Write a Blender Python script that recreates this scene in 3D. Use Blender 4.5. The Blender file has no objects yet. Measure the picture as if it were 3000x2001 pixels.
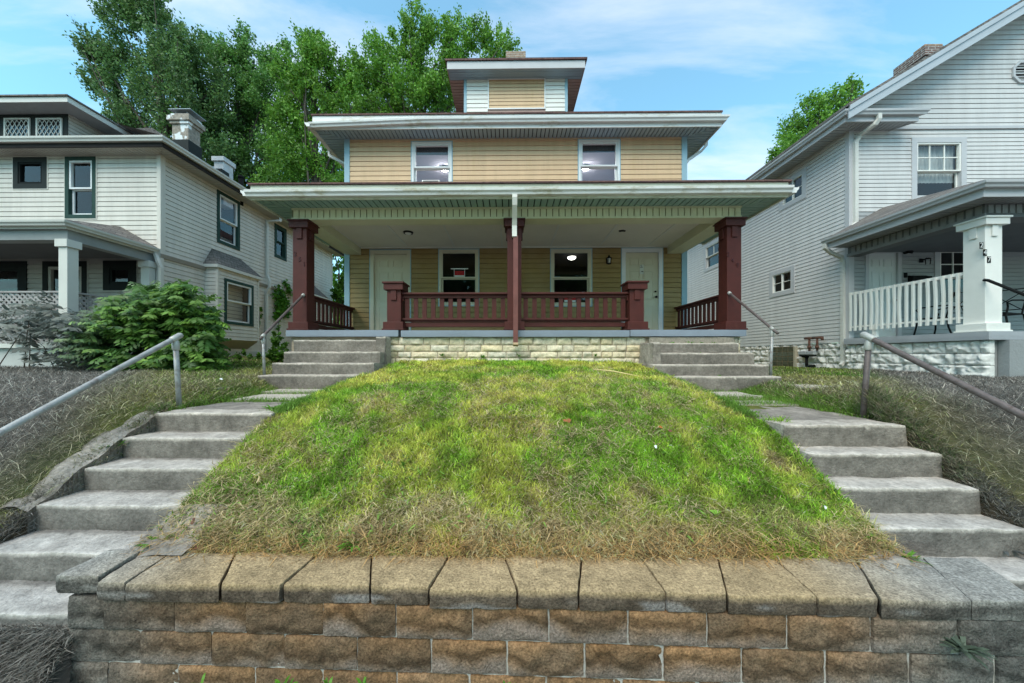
import bpy, bmesh, math, random
import numpy as np
from mathutils import Vector, Matrix, noise
R = math.radians
random.seed(7); RNG = np.random.default_rng(11)
scn = bpy.context.scene
col = scn.collection

# ------------------------------------------------------------------ camera
EYE = 1.75; CX = 1478.0; CY = 1042.0; FP = 1000.0; YAW = R(0.7)
cam = bpy.data.cameras.new('camera'); camo = bpy.data.objects.new('camera', cam); col.objects.link(camo)
camo.location = (0, 0, EYE); camo.rotation_euler = (R(90), 0, YAW)
cam.sensor_width = 36; cam.lens = 12; cam.shift_x = (1500-CX)/3000; cam.shift_y = (CY-1000.5)/3000
cam.clip_start = .05; cam.clip_end = 2000
scn.camera = camo
# ------------------------------------------------------------------ world and sun
SUN_EL, SUN_AZ = 52, 205          # azimuth clockwise from +Y: behind the camera, to the left
w = bpy.data.worlds.new('World'); scn.world = w; w.use_nodes = True
nt = w.node_tree; nt.nodes.clear()
N = nt.nodes.new; L = nt.links.new
out = N('ShaderNodeOutputWorld'); bg = N('ShaderNodeBackground'); sky = N('ShaderNodeTexSky')
sky.sky_type = 'NISHITA'; sky.sun_disc = False; sky.sun_elevation = R(SUN_EL); sky.sun_rotation = R(SUN_AZ)
sky.ozone_density = 1.6; sky.dust_density = .6; sky.air_density = 1.0
tc = N('ShaderNodeTexCoord'); sep = N('ShaderNodeSeparateXYZ'); L(tc.outputs['Generated'], sep.inputs[0])
mx = N('ShaderNodeMath'); mx.operation = 'ADD'; mx.inputs[1].default_value = .22; L(sep.outputs[2], mx.inputs[0])
dx = N('ShaderNodeMath'); dx.operation = 'DIVIDE'; L(sep.outputs[0], dx.inputs[0]); L(mx.outputs[0], dx.inputs[1])
dy = N('ShaderNodeMath'); dy.operation = 'DIVIDE'; L(sep.outputs[1], dy.inputs[0]); L(mx.outputs[0], dy.inputs[1])
cmb = N('ShaderNodeCombineXYZ'); L(dx.outputs[0], cmb.inputs[0]); L(dy.outputs[0], cmb.inputs[1])
mp = N('ShaderNodeMapping'); mp.inputs['Rotation'].default_value = (0, 0, R(14)); mp.inputs['Scale'].default_value = (.75, 2.3, 1); mp.inputs['Location'].default_value=(3.1,.7,0)
L(cmb.outputs[0], mp.inputs[0])
n1 = N('ShaderNodeTexNoise'); n1.inputs['Scale'].default_value = 1.6; n1.inputs['Detail'].default_value = 9; n1.inputs['Roughness'].default_value = .58; n1.inputs['Distortion'].default_value = .35
L(mp.outputs[0], n1.inputs['Vector'])
cr = N('ShaderNodeValToRGB'); cr.color_ramp.elements[0].position = .43; cr.color_ramp.elements[0].color = (0.10,)*3+(1,); cr.color_ramp.elements[1].position = .70; cr.color_ramp.elements[1].color = (.80,)*3+(1,)
L(n1.outputs['Fac'], cr.inputs[0])
mxc = N('ShaderNodeMixRGB'); mxc.inputs[2].default_value = (5.2, 5.6, 6.4, 1)
tint = N('ShaderNodeMixRGB'); tint.blend_type = 'MULTIPLY'; tint.inputs[0].default_value = 1; tint.inputs[2].default_value = (1.08, 1.93, 1.72, 1)
L(sky.outputs[0], tint.inputs[1])
L(cr.outputs[0], mxc.inputs[0]); L(tint.outputs[0], mxc.inputs[1]); L(mxc.outputs[0], bg.inputs[0]); L(bg.outputs[0], out.inputs[0])
bg.inputs[1].default_value = .108
sl = bpy.data.lights.new('sun', 'SUN'); so = bpy.data.objects.new('sun', sl); col.objects.link(so)
sl.energy = 1.9; sl.angle = R(45); sl.color = (1, .91, .80)
az, el = R(SUN_AZ), R(SUN_EL)
sd = Vector((math.sin(az)*math.cos(el), math.cos(az)*math.cos(el), math.sin(el)))
so.rotation_euler = sd.to_track_quat('Z', 'Y').to_euler()
vs = scn.view_settings; vs.view_transform = 'Standard'; vs.look = 'None'; vs.exposure = .89; vs.gamma = 1

# ------------------------------------------------------------------ photograph pixel -> place (3000 x 2001)
def ray(px, py):
    u = (px-CX)/FP; v = (CY-py)/FP
    return Vector((u*math.cos(YAW)-math.sin(YAW), u*math.sin(YAW)+math.cos(YAW), v))
def aY(px, py, Y): d = ray(px, py); t = Y/d.y; return Vector((d.x*t, Y, EYE+d.z*t))
def aX(px, py, X): d = ray(px, py); t = X/d.x; return Vector((X, d.y*t, EYE+d.z*t))
def aZ(px, py, Z): d = ray(px, py); t = (Z-EYE)/d.z; return Vector((d.x*t, d.y*t, Z))
def xx(px, Y): return aY(px, 1000, Y).x
def zz(px, py, Y): return aY(px, py, Y).z

# ------------------------------------------------------------------ materials
MATS = {}
def mat(name, c, rough=.7, var=.10, scale=3.0, bump=0, bscale=60, c2=None, c2pos=(.5, .7), c2scale=2.0, detail=6, spec=.3, stretch=None, metal=0, emit=None):
    if name in MATS: return MATS[name]
    m = bpy.data.materials.new(name); m.use_nodes = True; nt = m.node_tree; N = nt.nodes.new; L = nt.links.new
    b = nt.nodes['Principled BSDF']; b.inputs['Roughness'].default_value = rough
    b.inputs['Specular IOR Level'].default_value = spec; b.inputs['Metallic'].default_value = metal
    tc = N('ShaderNodeTexCoord'); vec = tc.outputs['Object']
    if stretch:
        mp = N('ShaderNodeMapping'); mp.inputs['Scale'].default_value = stretch; L(vec, mp.inputs[0]); vec = mp.outputs[0]
    n = N('ShaderNodeTexNoise'); n.inputs['Scale'].default_value = scale; n.inputs['Detail'].default_value = detail; n.inputs['Roughness'].default_value = .65; L(vec, n.inputs['Vector'])
    r = N('ShaderNodeValToRGB'); e = r.color_ramp.elements
    e[0].position = .3; e[0].color = tuple(x*(1-var) for x in c)+(1,); e[1].position = .7; e[1].color = tuple(min(1, x*(1+var)) for x in c)+(1,)
    L(n.outputs['Fac'], r.inputs[0]); last = r.outputs[0]
    if c2:
        n2 = N('ShaderNodeTexNoise'); n2.inputs['Scale'].default_value = c2scale; n2.inputs['Detail'].default_value = 8; n2.inputs['Roughness'].default_value = .7; L(vec, n2.inputs['Vector'])
        r2 = N('ShaderNodeValToRGB'); r2.color_ramp.elements[0].position = c2pos[0]; r2.color_ramp.elements[1].position = c2pos[1]; L(n2.outputs['Fac'], r2.inputs[0])
        mm = N('ShaderNodeMixRGB'); L(r2.outputs[0], mm.inputs[0]); L(last, mm.inputs[1]); mm.inputs[2].default_value = c2+(1,); last = mm.outputs[0]
    L(last, b.inputs['Base Color'])
    if bump:
        n3 = N('ShaderNodeTexNoise'); n3.inputs['Scale'].default_value = bscale; n3.inputs['Detail'].default_value = 5; L(vec, n3.inputs['Vector'])
        bp = N('ShaderNodeBump'); bp.inputs['Strength'].default_value = bump; bp.inputs['Distance'].default_value = .01; L(n3.outputs['Fac'], bp.inputs['Height']); L(bp.outputs[0], b.inputs['Normal'])
    if emit: b.inputs['Emission Color'].default_value = emit[0]+(1,); b.inputs['Emission Strength'].default_value = emit[1]
    MATS[name] = m; return m
def attr_mat(name, rough=.6, transl=.3, spec=.25, bump=0, bscale=80, mottle=0, mscale=20):
    m = bpy.data.materials.new(name); m.use_nodes = True; nt = m.node_tree; N = nt.nodes.new; L = nt.links.new
    b = nt.nodes['Principled BSDF']; b.inputs['Roughness'].default_value = rough; b.inputs['Specular IOR Level'].default_value = spec
    a = N('ShaderNodeAttribute'); a.attribute_name = 'col'; last = a.outputs['Color']
    tc = N('ShaderNodeTexCoord')
    if mottle:
        n = N('ShaderNodeTexNoise'); n.inputs['Scale'].default_value = mscale; n.inputs['Detail'].default_value = 8; n.inputs['Roughness'].default_value = .75; L(tc.outputs['Object'], n.inputs['Vector'])
        mr = N('ShaderNodeMapRange'); mr.inputs[1].default_value = .3; mr.inputs[2].default_value = .7; mr.inputs[3].default_value = 1-mottle; mr.inputs[4].default_value = 1+mottle; L(n.outputs['Fac'], mr.inputs[0])
        mu = N('ShaderNodeVectorMath'); mu.operation = 'SCALE'; L(last, mu.inputs[0]); L(mr.outputs[0], mu.inputs['Scale']); last = mu.outputs[0]
    L(last, b.inputs['Base Color'])
    if bump:
        n3 = N('ShaderNodeTexNoise'); n3.inputs['Scale'].default_value = bscale; n3.inputs['Detail'].default_value = 6; L(tc.outputs['Object'], n3.inputs['Vector'])
        bp = N('ShaderNodeBump'); bp.inputs['Strength'].default_value = bump; bp.inputs['Distance'].default_value = .01; L(n3.outputs['Fac'], bp.inputs['Height']); L(bp.outputs[0], b.inputs['Normal'])
    if transl:
        t = N('ShaderNodeBsdfTranslucent'); L(last, t.inputs['Color']); mx = N('ShaderNodeMixShader'); mx.inputs[0].default_value = transl
        L(b.outputs[0], mx.inputs[1]); L(t.outputs[0], mx.inputs[2]); L(mx.outputs[0], nt.nodes['Material Output'].inputs[0])
    return m
def brick_mat(name, c1, c2, mortar, bw=.2, bh=.067, ms=.012, rough=.85, patch=None, bump=.4):
    m = bpy.data.materials.new(name); m.use_nodes = True; nt = m.node_tree; N = nt.nodes.new; L = nt.links.new
    b = nt.nodes['Principled BSDF']; b.inputs['Roughness'].default_value = rough; b.inputs['Specular IOR Level'].default_value = .2
    tc = N('ShaderNodeTexCoord'); s = N('ShaderNodeSeparateXYZ'); L(tc.outputs['Object'], s.inputs[0])
    ad = N('ShaderNodeMath'); L(s.outputs[0], ad.inputs[0]); L(s.outputs[1], ad.inputs[1]); c = N('ShaderNodeCombineXYZ'); L(ad.outputs[0], c.inputs[0]); L(s.outputs[2], c.inputs[1])
    br = N('ShaderNodeTexBrick'); L(c.outputs[0], br.inputs['Vector']); br.inputs['Scale'].default_value = 1
    br.inputs['Color1'].default_value = c1+(1,); br.inputs['Color2'].default_value = c2+(1,); br.inputs['Mortar'].default_value = mortar+(1,)
    br.inputs['Brick Width'].default_value = bw; br.inputs['Row Height'].default_value = bh; br.inputs['Mortar Size'].default_value = ms
    n = N('ShaderNodeTexNoise'); n.inputs['Scale'].default_value = 14; n.inputs['Detail'].default_value = 8; L(tc.outputs['Object'], n.inputs['Vector'])
    mr = N('ShaderNodeMapRange'); mr.inputs[1].default_value = .3; mr.inputs[2].default_value = .7; mr.inputs[3].default_value = .7; mr.inputs[4].default_value = 1.3; L(n.outputs['Fac'], mr.inputs[0])
    mu = N('ShaderNodeVectorMath'); mu.operation = 'SCALE'; L(br.outputs['Color'], mu.inputs[0]); L(mr.outputs[0], mu.inputs['Scale']); last = mu.outputs[0]
    if patch:
        n2 = N('ShaderNodeTexNoise'); n2.inputs['Scale'].default_value = 3.2; n2.inputs['Detail'].default_value = 5; L(tc.outputs['Object'], n2.inputs['Vector'])
        r2 = N('ShaderNodeValToRGB'); r2.color_ramp.elements[0].position = .53; r2.color_ramp.elements[1].position = .56; L(n2.outputs['Fac'], r2.inputs[0])
        mm = N('ShaderNodeMixRGB'); L(r2.outputs[0], mm.inputs[0]); L(last, mm.inputs[1]); mm.inputs[2].default_value = patch+(1,); last = mm.outputs[0]
    L(last, b.inputs['Base Color'])
    bp = N('ShaderNodeBump'); bp.inputs['Strength'].default_value = bump; bp.inputs['Distance'].default_value = .01; bp.invert = True; L(br.outputs['Fac'], bp.inputs['Height']); L(bp.outputs[0], b.inputs['Normal'])
    return m
def glass_mat(name, tint=(.9, .95, .95), refl=.06):
    m = bpy.data.materials.new(name); m.use_nodes = True; nt = m.node_tree; N = nt.nodes.new; L = nt.links.new; nt.nodes.clear()
    o = N('ShaderNodeOutputMaterial'); t = N('ShaderNodeBsdfTransparent'); t.inputs[0].default_value = tint+(1,); g = N('ShaderNodeBsdfGlossy'); g.inputs['Roughness'].default_value = .02
    lw = N('ShaderNodeLayerWeight'); pw = N('ShaderNodeMath'); pw.operation = 'POWER'; pw.inputs[1].default_value = 4; L(lw.outputs['Facing'], pw.inputs[0])
    ad = N('ShaderNodeMath'); ad.operation = 'MULTIPLY_ADD'; ad.use_clamp = True; ad.inputs[1].default_value = .9; ad.inputs[2].default_value = refl; L(pw.outputs[0], ad.inputs[0])
    mx = N('ShaderNodeMixShader'); L(ad.outputs[0], mx.inputs[0]); L(t.outputs[0], mx.inputs[1]); L(g.outputs[0], mx.inputs[2]); L(mx.outputs[0], o.inputs[0]); return m

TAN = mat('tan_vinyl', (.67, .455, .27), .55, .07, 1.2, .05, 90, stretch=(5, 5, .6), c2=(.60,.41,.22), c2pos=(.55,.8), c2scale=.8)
TANDK = mat('tan_vinyl_shaded', (.31, .205, .075), .6, .12, 1.5, .05, 90, c2=(.38, .27, .13), c2pos=(.45, .75), c2scale=1.3)  # same tan vinyl, porch shade painted into the colour
WHV = mat('white_vinyl', (.80, .76, .69), .5, .04, 2)
BLUE = mat('pale_blue_trim', (.30, .45, .52), .5, .06, 3)
WHITE = mat('white_trim', (.74, .74, .73), .45, .05, 3)
GUT = mat('white_gutter', (.72, .71, .68), .4, .06, 2.5, c2=(.40, .34, .20), c2pos=(.54, .72), c2scale=1.7, stretch=(1, 1, 3))
GUTG = mat('green_stained_trim', (.62, .62, .50), .5, .08, 3, c2=(.34, .31, .16), c2pos=(.54, .75), c2scale=2)
SOFB = mat('blue_grey_soffit', (.30, .39, .44), .5, .07, 2)
SOFG = mat('green_grey_soffit', (.27, .40, .36), .5, .07, 2)
SOFP = mat('pink_brown_soffit', (.40, .26, .22), .6, .1, 3)
BEAM = mat('cream_green_panel', (.64, .61, .40), .5, .06, 2, c2=(.42, .40, .26), c2pos=(.6, .85), c2scale=3)
CEIL = mat('porch_ceiling_board', (.72, .65, .52), .7, .05, 1.5)
MAR = mat('maroon_paint', (.070, .014, .010), .55, .18, 6, .2, 70, c2=(.10, .032, .022), c2pos=(.62, .85), c2scale=5)
SHIN = brick_mat('brown_shingle', (.11, .06, .055), (.15, .085, .075), (.05, .03, .03), .3, .12, .006)
SHING = brick_mat('grey_shingle', (.13, .12, .11), (.19, .17, .155), (.06, .05, .05), .25, .10, .006)
SLAB = mat('grey_porch_paint', (.215, .245, .29), .5, .08, 3, .1, 50, c2=(.3, .31, .32), c2pos=(.62, .8), c2scale=5)
CONC = attr_mat('weathered_concrete', .9, 0, .12, .9, 55, .38, 26)
STONE = attr_mat('pale_limestone', .9, 0, .15, .8, 40, .30, 18)
MORT = mat('brown_mortar', (.34, .27, .20), .9, .2, 20, .4, 80)
WHST = attr_mat('white_painted_stone', .75, 0, .25, .9, 22, .16, 9)
WBLK = attr_mat('split_face_block', .93, 0, .12, 1.0, 70, .7, 75)
WMORT = mat('pale_wall_mortar', (.38, .36, .33), .95, .2, 20, .5, 90, c2=(.2, .16, .12), c2pos=(.55, .7), c2scale=6)
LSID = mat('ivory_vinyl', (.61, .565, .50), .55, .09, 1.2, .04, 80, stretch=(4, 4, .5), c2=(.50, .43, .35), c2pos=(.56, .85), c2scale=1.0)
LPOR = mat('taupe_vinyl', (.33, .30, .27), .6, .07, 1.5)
DKG = mat('dark_green_paint', (.024, .055, .045), .65, .15, 4, spec=.15)
DKF = mat('charcoal_paint', (.026, .030, .029), .7, .15, 4, spec=.12)
BLK = mat('black_paint', (.008, .009, .009), .7, .1, 5, spec=.12)
LTR = mat('grey_white_paint', (.60, .58, .53), .5, .06, 2, c2=(.4, .41, .4), c2pos=(.66, .8), c2scale=3)
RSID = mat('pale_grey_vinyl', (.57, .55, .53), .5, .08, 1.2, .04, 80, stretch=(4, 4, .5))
RPOR = mat('shaded_grey_vinyl', (.34, .35, .35), .6, .05, 1.2)  # pale grey vinyl with the porch shade painted in
RTR = mat('light_grey_trim', (.47, .465, .47), .5, .05, 3)
RSOF = mat('light_grey_soffit', (.36, .36, .37), .5, .08, 3)
RPAINT = mat('bright_white_paint', (.76, .74, .69), .5, .04, 4, .15, 60)
STUC = mat('grey_stucco', (.27, .28, .28), .9, .08, 4, .7, 25)
LATT = mat('grey_weathered_lattice', (.33, .31, .30), .8, .15, 6)
FNDL = mat('grey_painted_block', (.46, .46, .44), .8, .1, 2)
PIPE = mat('galvanised_pipe', (.34, .335, .325), .45, .2, 8, .2, 80, c2=(.13, .085, .07), c2pos=(.5, .72), c2scale=7, metal=.25)
PIPER = mat('rusted_pipe', (.125, .10, .095), .55, .25, 12, .3, 80, c2=(.09, .06, .05), c2pos=(.5, .65), c2scale=14, metal=.2)
FIT = mat('pale_pipe_fitting', (.42, .41, .38), .5, .15, 15, metal=.3)
RUST = mat('rust', (.11, .05, .035), .8, .3, 30)
DOOR = mat('cream_door_paint', (.62, .56, .41), .45, .04, 2)
DOORW = mat('white_door_paint', (.62, .64, .62), .45, .04, 2)
GLASS = glass_mat('window_glass'); GLASSB = glass_mat('bright_window_glass', (.95, .95, 1), .07)
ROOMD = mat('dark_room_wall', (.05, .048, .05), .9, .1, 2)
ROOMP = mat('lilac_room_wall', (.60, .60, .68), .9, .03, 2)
CURT = mat('grey_curtain', (.38, .38, .37), .9, .3, 5, stretch=(3, 3, .4))
LAMP = mat('lit_lamp_glass', (.9, .9, .88), .4, 0, 1, emit=((1, .95, .86), 5))
LAMPU = mat('lit_upper_lamp_glass', (.9, .9, .88), .4, 0, 1, emit=((1, .97, .92), 55))
METD = mat('dark_bronze', (.03, .022, .018), .4, .1, 9, metal=.5)
BARK = mat('tree_bark', (.085, .07, .055), .9, .3, 5, .6, 20)
GROUND = attr_mat('soil_and_turf', .95, 0, .1, .8, 30, .3, 25)
LEAFM = attr_mat('leaf', .5, .35, .35)
GRASSM = attr_mat('grass_blade', .6, .35, .2)
BRICKR = brick_mat('red_brown_brick', (.10, .055, .045), (.17, .10, .085), (.33, .31, .29))
BRICKW = brick_mat('peeling_white_brick', (.33, .28, .23), (.27, .23, .19), (.3, .27, .24), .2, .08, .006, patch=(.72, .73, .73), bump=.3)
BRICKT = brick_mat('tan_brick', (.30, .20, .14), (.25, .16, .12), (.35, .3, .25))
CLAY = mat('orange_clay', (.55, .22, .08), .8, .15, 12)
COPPER = mat('faded_brown_downspout', (.18, .065, .055), .5, .2, 5, c2=(.45, .27, .15), c2pos=(.62, .8), c2scale=6)

GRV = mat('groove_shade', (.03, .035, .04), .9, .1, 3)  # near-black backing paints the shade inside the soffit recesses
# ------------------------------------------------------------------ object helpers
OFF = {}
def tag(o, label=None, cat=None, group=None, kind=None):
    if label: o['label'] = label
    if cat: o['category'] = cat
    if group: o['group'] = group
    if kind: o['kind'] = kind
    return o
def thing(name, loc, label, cat, group=None):
    o = bpy.data.objects.new(name, None); col.objects.link(o); o.location = loc; o.empty_display_size = .1
    OFF[o] = Vector(loc); return tag(o, label, cat, group)
def link(name, me, m, parent, base):
    o = bpy.data.objects.new(name, me); col.objects.link(o)
    if m: me.materials.append(m)
    if parent: o.parent = parent; OFF[o] = OFF[parent]
    else: o.location = base; OFF[o] = base
    return o
class MB:
    def __init__(s): s.v = []; s.f = []; s.c = None
    def box(s, x0, x1, y0, y1, z0, z1):
        i = len(s.v); s.v += [(x0,y0,z0),(x1,y0,z0),(x1,y1,z0),(x0,y1,z0),(x0,y0,z1),(x1,y0,z1),(x1,y1,z1),(x0,y1,z1)]
        s.f += [(i,i+3,i+2,i+1),(i+4,i+5,i+6,i+7),(i,i+1,i+5,i+4),(i+1,i+2,i+6,i+5),(i+2,i+3,i+7,i+6),(i+3,i,i+4,i+7)]; return s
    def fbox(s, F, s0, s1, t0, t1, z0, z1):
        i = len(s.v)
        for z in (z0, z1): s.v += [tuple(F(s0,t0,z)), tuple(F(s1,t0,z)), tuple(F(s1,t1,z)), tuple(F(s0,t1,z))]
        s.f += [(i,i+3,i+2,i+1),(i+4,i+5,i+6,i+7),(i,i+1,i+5,i+4),(i+1,i+2,i+6,i+5),(i+2,i+3,i+7,i+6),(i+3,i,i+4,i+7)]; return s
    def poly(s, pts): i = len(s.v); s.v += [tuple(p) for p in pts]; s.f.append(tuple(range(i, i+len(pts)))); return s
    def prism(s, pts, d):
        "closed outline pts pushed along vector d"
        i = len(s.v); n = len(pts); d = Vector(d)
        s.v += [tuple(p) for p in pts] + [tuple(Vector(p)+d) for p in pts]
        s.f += [tuple(range(i, i+n)), tuple(range(i+2*n-1, i+n-1, -1))]
        s.f += [(i+k, i+n+k, i+n+(k+1) % n, i+(k+1) % n) for k in range(n)]; return s
    def beam(s, a, b, w, h, up=(0, 0, 1)):
        "rectangular bar from a to b"
        a = Vector(a); b = Vector(b); d = (b-a).normalized(); u = Vector(up); x = d.cross(u).normalized(); y = x.cross(d).normalized()
        s.prism([a+x*w/2+y*h/2, a-x*w/2+y*h/2, a-x*w/2-y*h/2, a+x*w/2-y*h/2], b-a); return s
    def tube(s, pts, r, n=10, cap=True):
        pts = [Vector(p) for p in pts]; i0 = len(s.v); rs = r if isinstance(r, (list, tuple)) else [r]*len(pts)
        ref = None
        for k, p in enumerate(pts):
            if k == 0: d = pts[1]-p
            elif k == len(pts)-1: d = p-pts[k-1]
            else: d = (pts[k+1]-p).normalized()+(p-pts[k-1]).normalized()
            d.normalize()
            if ref is None: ref = Vector((0, 0, 1)) if abs(d.z) < .9 else Vector((1, 0, 0))
            x = d.cross(ref).normalized(); y = x.cross(d).normalized(); ref = y
            for j in range(n):
                a = 2*math.pi*j/n; s.v.append(tuple(p+(x*math.cos(a)+y*math.sin(a))*rs[k]))
        for k in range(len(pts)-1):
            for j in range(n):
                a = i0+k*n+j; b = i0+k*n+(j+1) % n; s.f.append((a, b, b+n, a+n))
        if cap: s.f.append(tuple(i0+j for j in range(n))[::-1]); s.f.append(tuple(i0+(len(pts)-1)*n+j for j in range(n)))
        return s
    def rbar(s, pts, w, d, side):
        "downspout: rectangular section along a path; side = vector of the width"
        side = Vector(side).normalized(); pts = [Vector(p) for p in pts]; i0 = len(s.v)
        for k, p in enumerate(pts):
            a = (pts[min(k+1, len(pts)-1)]-pts[max(k-1, 0)]).normalized(); o = a.cross(side).normalized()
            for sx, sy in ((1, 1), (-1, 1), (-1, -1), (1, -1)): s.v.append(tuple(p+side*w/2*sx+o*d/2*sy))
        for k in range(len(pts)-1):
            for j in range(4):
                a = i0+k*4+j; b = i0+k*4+(j+1) % 4; s.f.append((a, b, b+4, a+4))
        s.f.append((i0, i0+1, i0+2, i0+3)); e = i0+4*(len(pts)-1); s.f.append((e+3, e+2, e+1, e)); return s
    def rough(s, lo, hi, seg=.05, rad=.01, amp=.004, freq=9, color=(1, 1, 1), front=0, fdir=(0, -1, 0), seed=0, cfun=None, warp=None):
        "rounded, noise-worn block"
        if s.c is None: s.c = []
        lo = Vector(lo); hi = Vector(hi); dim = hi-lo; n = [max(1, int(round(dim[k]/seg))) for k in range(3)]; n = [max(2, k) for k in n]
        fd = Vector(fdir)
        def P(p):
            q = Vector([min(max(p[k], lo[k]+rad), hi[k]-rad) for k in range(3)]); dd = p-q
            if dd.length > 1e-9: p = q+dd.normalized()*rad
            nv = noise.noise_vector((p+Vector((seed*7.3, seed*3.1, 0)))*freq)
            nv2 = noise.noise_vector((p+Vector((seed*1.3, 5, seed)))*freq*3.1)
            w_ = nv*amp+nv2*amp*.5
            if front:
                c = (lo+hi)/2; f = ((p-c).dot(fd))/(abs(dim.dot(fd))/2)
                if f > .8:
                    others = [k for k in range(3) if abs(fd[k]) < .5]
                    e = 1
                    for k in others: e *= min(1, (1-abs((p[k]-c[k])/(dim[k]/2)))*4.5+.05)
                    w_ += fd*front*e*(.55+.9*noise.noise((p+Vector((seed, 0, 0)))*freq*.9)+.5*noise.noise((p)*freq*2.7))
            p = p+w_
            return warp(p) if warp else p
        for ax in range(3):
            a, b = [k for k in range(3) if k != ax]
            for side in (0, 1):
                i = len(s.v)
                for ia in range(n[a]+1):
                    for ib in range(n[b]+1):
                        p = Vector((0, 0, 0)); p[ax] = hi[ax] if side else lo[ax]
                        # put the first ring at the rounding radius so edges stay round
                        fa = dim[a]*ia/n[a]; fb = dim[b]*ib/n[b]
                        p[a] = lo[a]+fa; p[b] = lo[b]+fb
                        q = P(p); s.v.append(tuple(q)); s.c.append(cfun(q) if cfun else color)
                for ia in range(n[a]):
                    for ib in range(n[b]):
                        k = i+ia*(n[b]+1)+ib; fc = (k, k+1, k+n[b]+2, k+n[b]+1); s.f.append(fc if side == (ax == 1) else fc[::-1])
        return s
    def build(s, name, m, parent=None, base=None, bevel=0, smooth=False, split=0):
        if split:          # one object for every `split` boxes
            o = None; nv, nf = 8*split, 6*split
            for k in range(len(s.v)//nv):
                q = MB(); q.v = s.v[k*nv:(k+1)*nv]; q.f = [tuple(i-k*nv for i in f) for f in s.f[k*nf:(k+1)*nf]]; o = q.build(name, m, parent, base, bevel, smooth)
            return o
        if parent is not None: base = OFF[parent]
        elif base is None: xs = np.array(s.v); base = Vector(((xs[:,0].min()+xs[:,0].max())/2, (xs[:,1].min()+xs[:,1].max())/2, xs[:,2].min()))
        base = Vector(base)
        me = bpy.data.meshes.new(name); me.from_pydata([(x-base.x, y-base.y, z-base.z) for x, y, z in s.v], [], s.f)
        if s.c:
            while len(s.c) < len(s.v): s.c.append(s.c[-1])
            at = me.color_attributes.new('col', 'FLOAT_COLOR', 'POINT'); at.data.foreach_set('color', np.array([tuple(c[:3])+(1,) for c in s.c], dtype=np.float32).ravel())
        if smooth: me.polygons.foreach_set('use_smooth', [True]*len(me.polygons))
        o = link(name, me, m, parent, base)
        if bevel:
            b = o.modifiers.new('bevel', 'BEVEL'); b.width = bevel; b.segments = 2; b.limit_method = 'ANGLE'
        return o
def npquads(name, V, C, m, parent=None, base=Vector((0, 0, 0))):
    "V (n,4,3) quads, C (n,3)"
    base = OFF[parent] if parent is not None else Vector(base)
    n = len(V); me = bpy.data.meshes.new(name); me.vertices.add(n*4); me.vertices.foreach_set('co', (V.reshape(-1, 3)-np.array(base)).astype(np.float32).ravel())
    me.loops.add(n*4); me.loops.foreach_set('vertex_index', np.arange(n*4, dtype=np.int32)); me.polygons.add(n); me.polygons.foreach_set('loop_start', np.arange(0, n*4, 4, dtype=np.int32))
    me.update(calc_edges=True)
    at = me.color_attributes.new('col', 'FLOAT_COLOR', 'POINT'); c = np.ones((n, 4, 4), np.float32); c[:, :, :3] = C[:, None, :]; at.data.foreach_set('color', c.ravel())
    return link(name, me, m, parent, base)
def vn(x, y, s, seed=0):
    "vectorised value noise 0..1"
    x = np.asarray(x, float)*s+seed*17.13; y = np.asarray(y, float)*s+seed*9.7; xi = np.floor(x); yi = np.floor(y); fx = x-xi; fy = y-yi
    def hsh(a, b): q = np.sin(a*127.1+b*311.7+seed*3.3)*43758.5453; return q-np.floor(q)
    fx = fx*fx*(3-2*fx); fy = fy*fy*(3-2*fy)
    return (hsh(xi, yi)*(1-fx)+hsh(xi+1, yi)*fx)*(1-fy)+(hsh(xi, yi+1)*(1-fx)+hsh(xi+1, yi+1)*fx)*fy
def sst(a, b, x): t = np.clip((x-a)/(b-a), 0, 1); return t*t*(3-2*t)

# frames: s along the wall, t outward, z up
def front(Y): return lambda s, t, z: Vector((s, Y-t, z))
def sideR(X): return lambda s, t, z: Vector((X+t, s, z))      # wall that faces +X
def sideL(X): return lambda s, t, z: Vector((X-t, s, z))      # wall that faces -X
def siding(mb, F, s0, s1, z0, z1, e=.121, holes=(), lim=None, lap=.018):
    z = z0
    while z < z1-1e-4:
        zt = min(z+e, z1)
        cuts = sorted({z, zt} | {h for hh in holes for h in (hh[2], hh[3]) if z < h < zt} | ({z+e*.90} if z+e*.90 < zt else set()))
        for a, b in zip(cuts, cuts[1:]):
            spans = [(s0, s1)]
            for h in holes:
                if h[2] < b-1e-5 and h[3] > a+1e-5:
                    ns = []
                    for p, q in spans:
                        if h[1] <= p or h[0] >= q: ns.append((p, q)); continue
                        if h[0] > p: ns.append((p, h[0]))
                        if h[1] < q: ns.append((h[1], q))
                    spans = ns
            g_ = z+e*.90
            if a < g_ < b: pass
            ta = lap*(1-(a-z)/e*.6); tb = lap*(1-(b-z)/e*.6)
            if a >= g_-1e-6: ta = tb = -.012
            for p, q in spans:
                if lim:
                    la = lim(a); lb = lim(b)
                    pa, qa = max(p, la[0]), min(q, la[1]); pb, qb = max(p, lb[0]), min(q, lb[1])
                    if qa <= pa: continue
                    if qb < pb: pb = qb = (pb+qb)/2
                    mb.poly([F(pa, ta, a), F(qa, ta, a), F(qb, tb, b), F(pb, tb, b)])
                    if a == z: mb.poly([F(pa, -.012, a), F(qa, -.012, a), F(qa, ta, a), F(pa, ta, a)])
                else:
                    mb.poly([F(p, ta, a), F(q, ta, a), F(q, tb, b), F(p, tb, b)])
                    if a == z: mb.poly([F(p, -.012, a), F(q, -.012, a), F(q, ta, a), F(p, ta, a)])
        z += e
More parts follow.
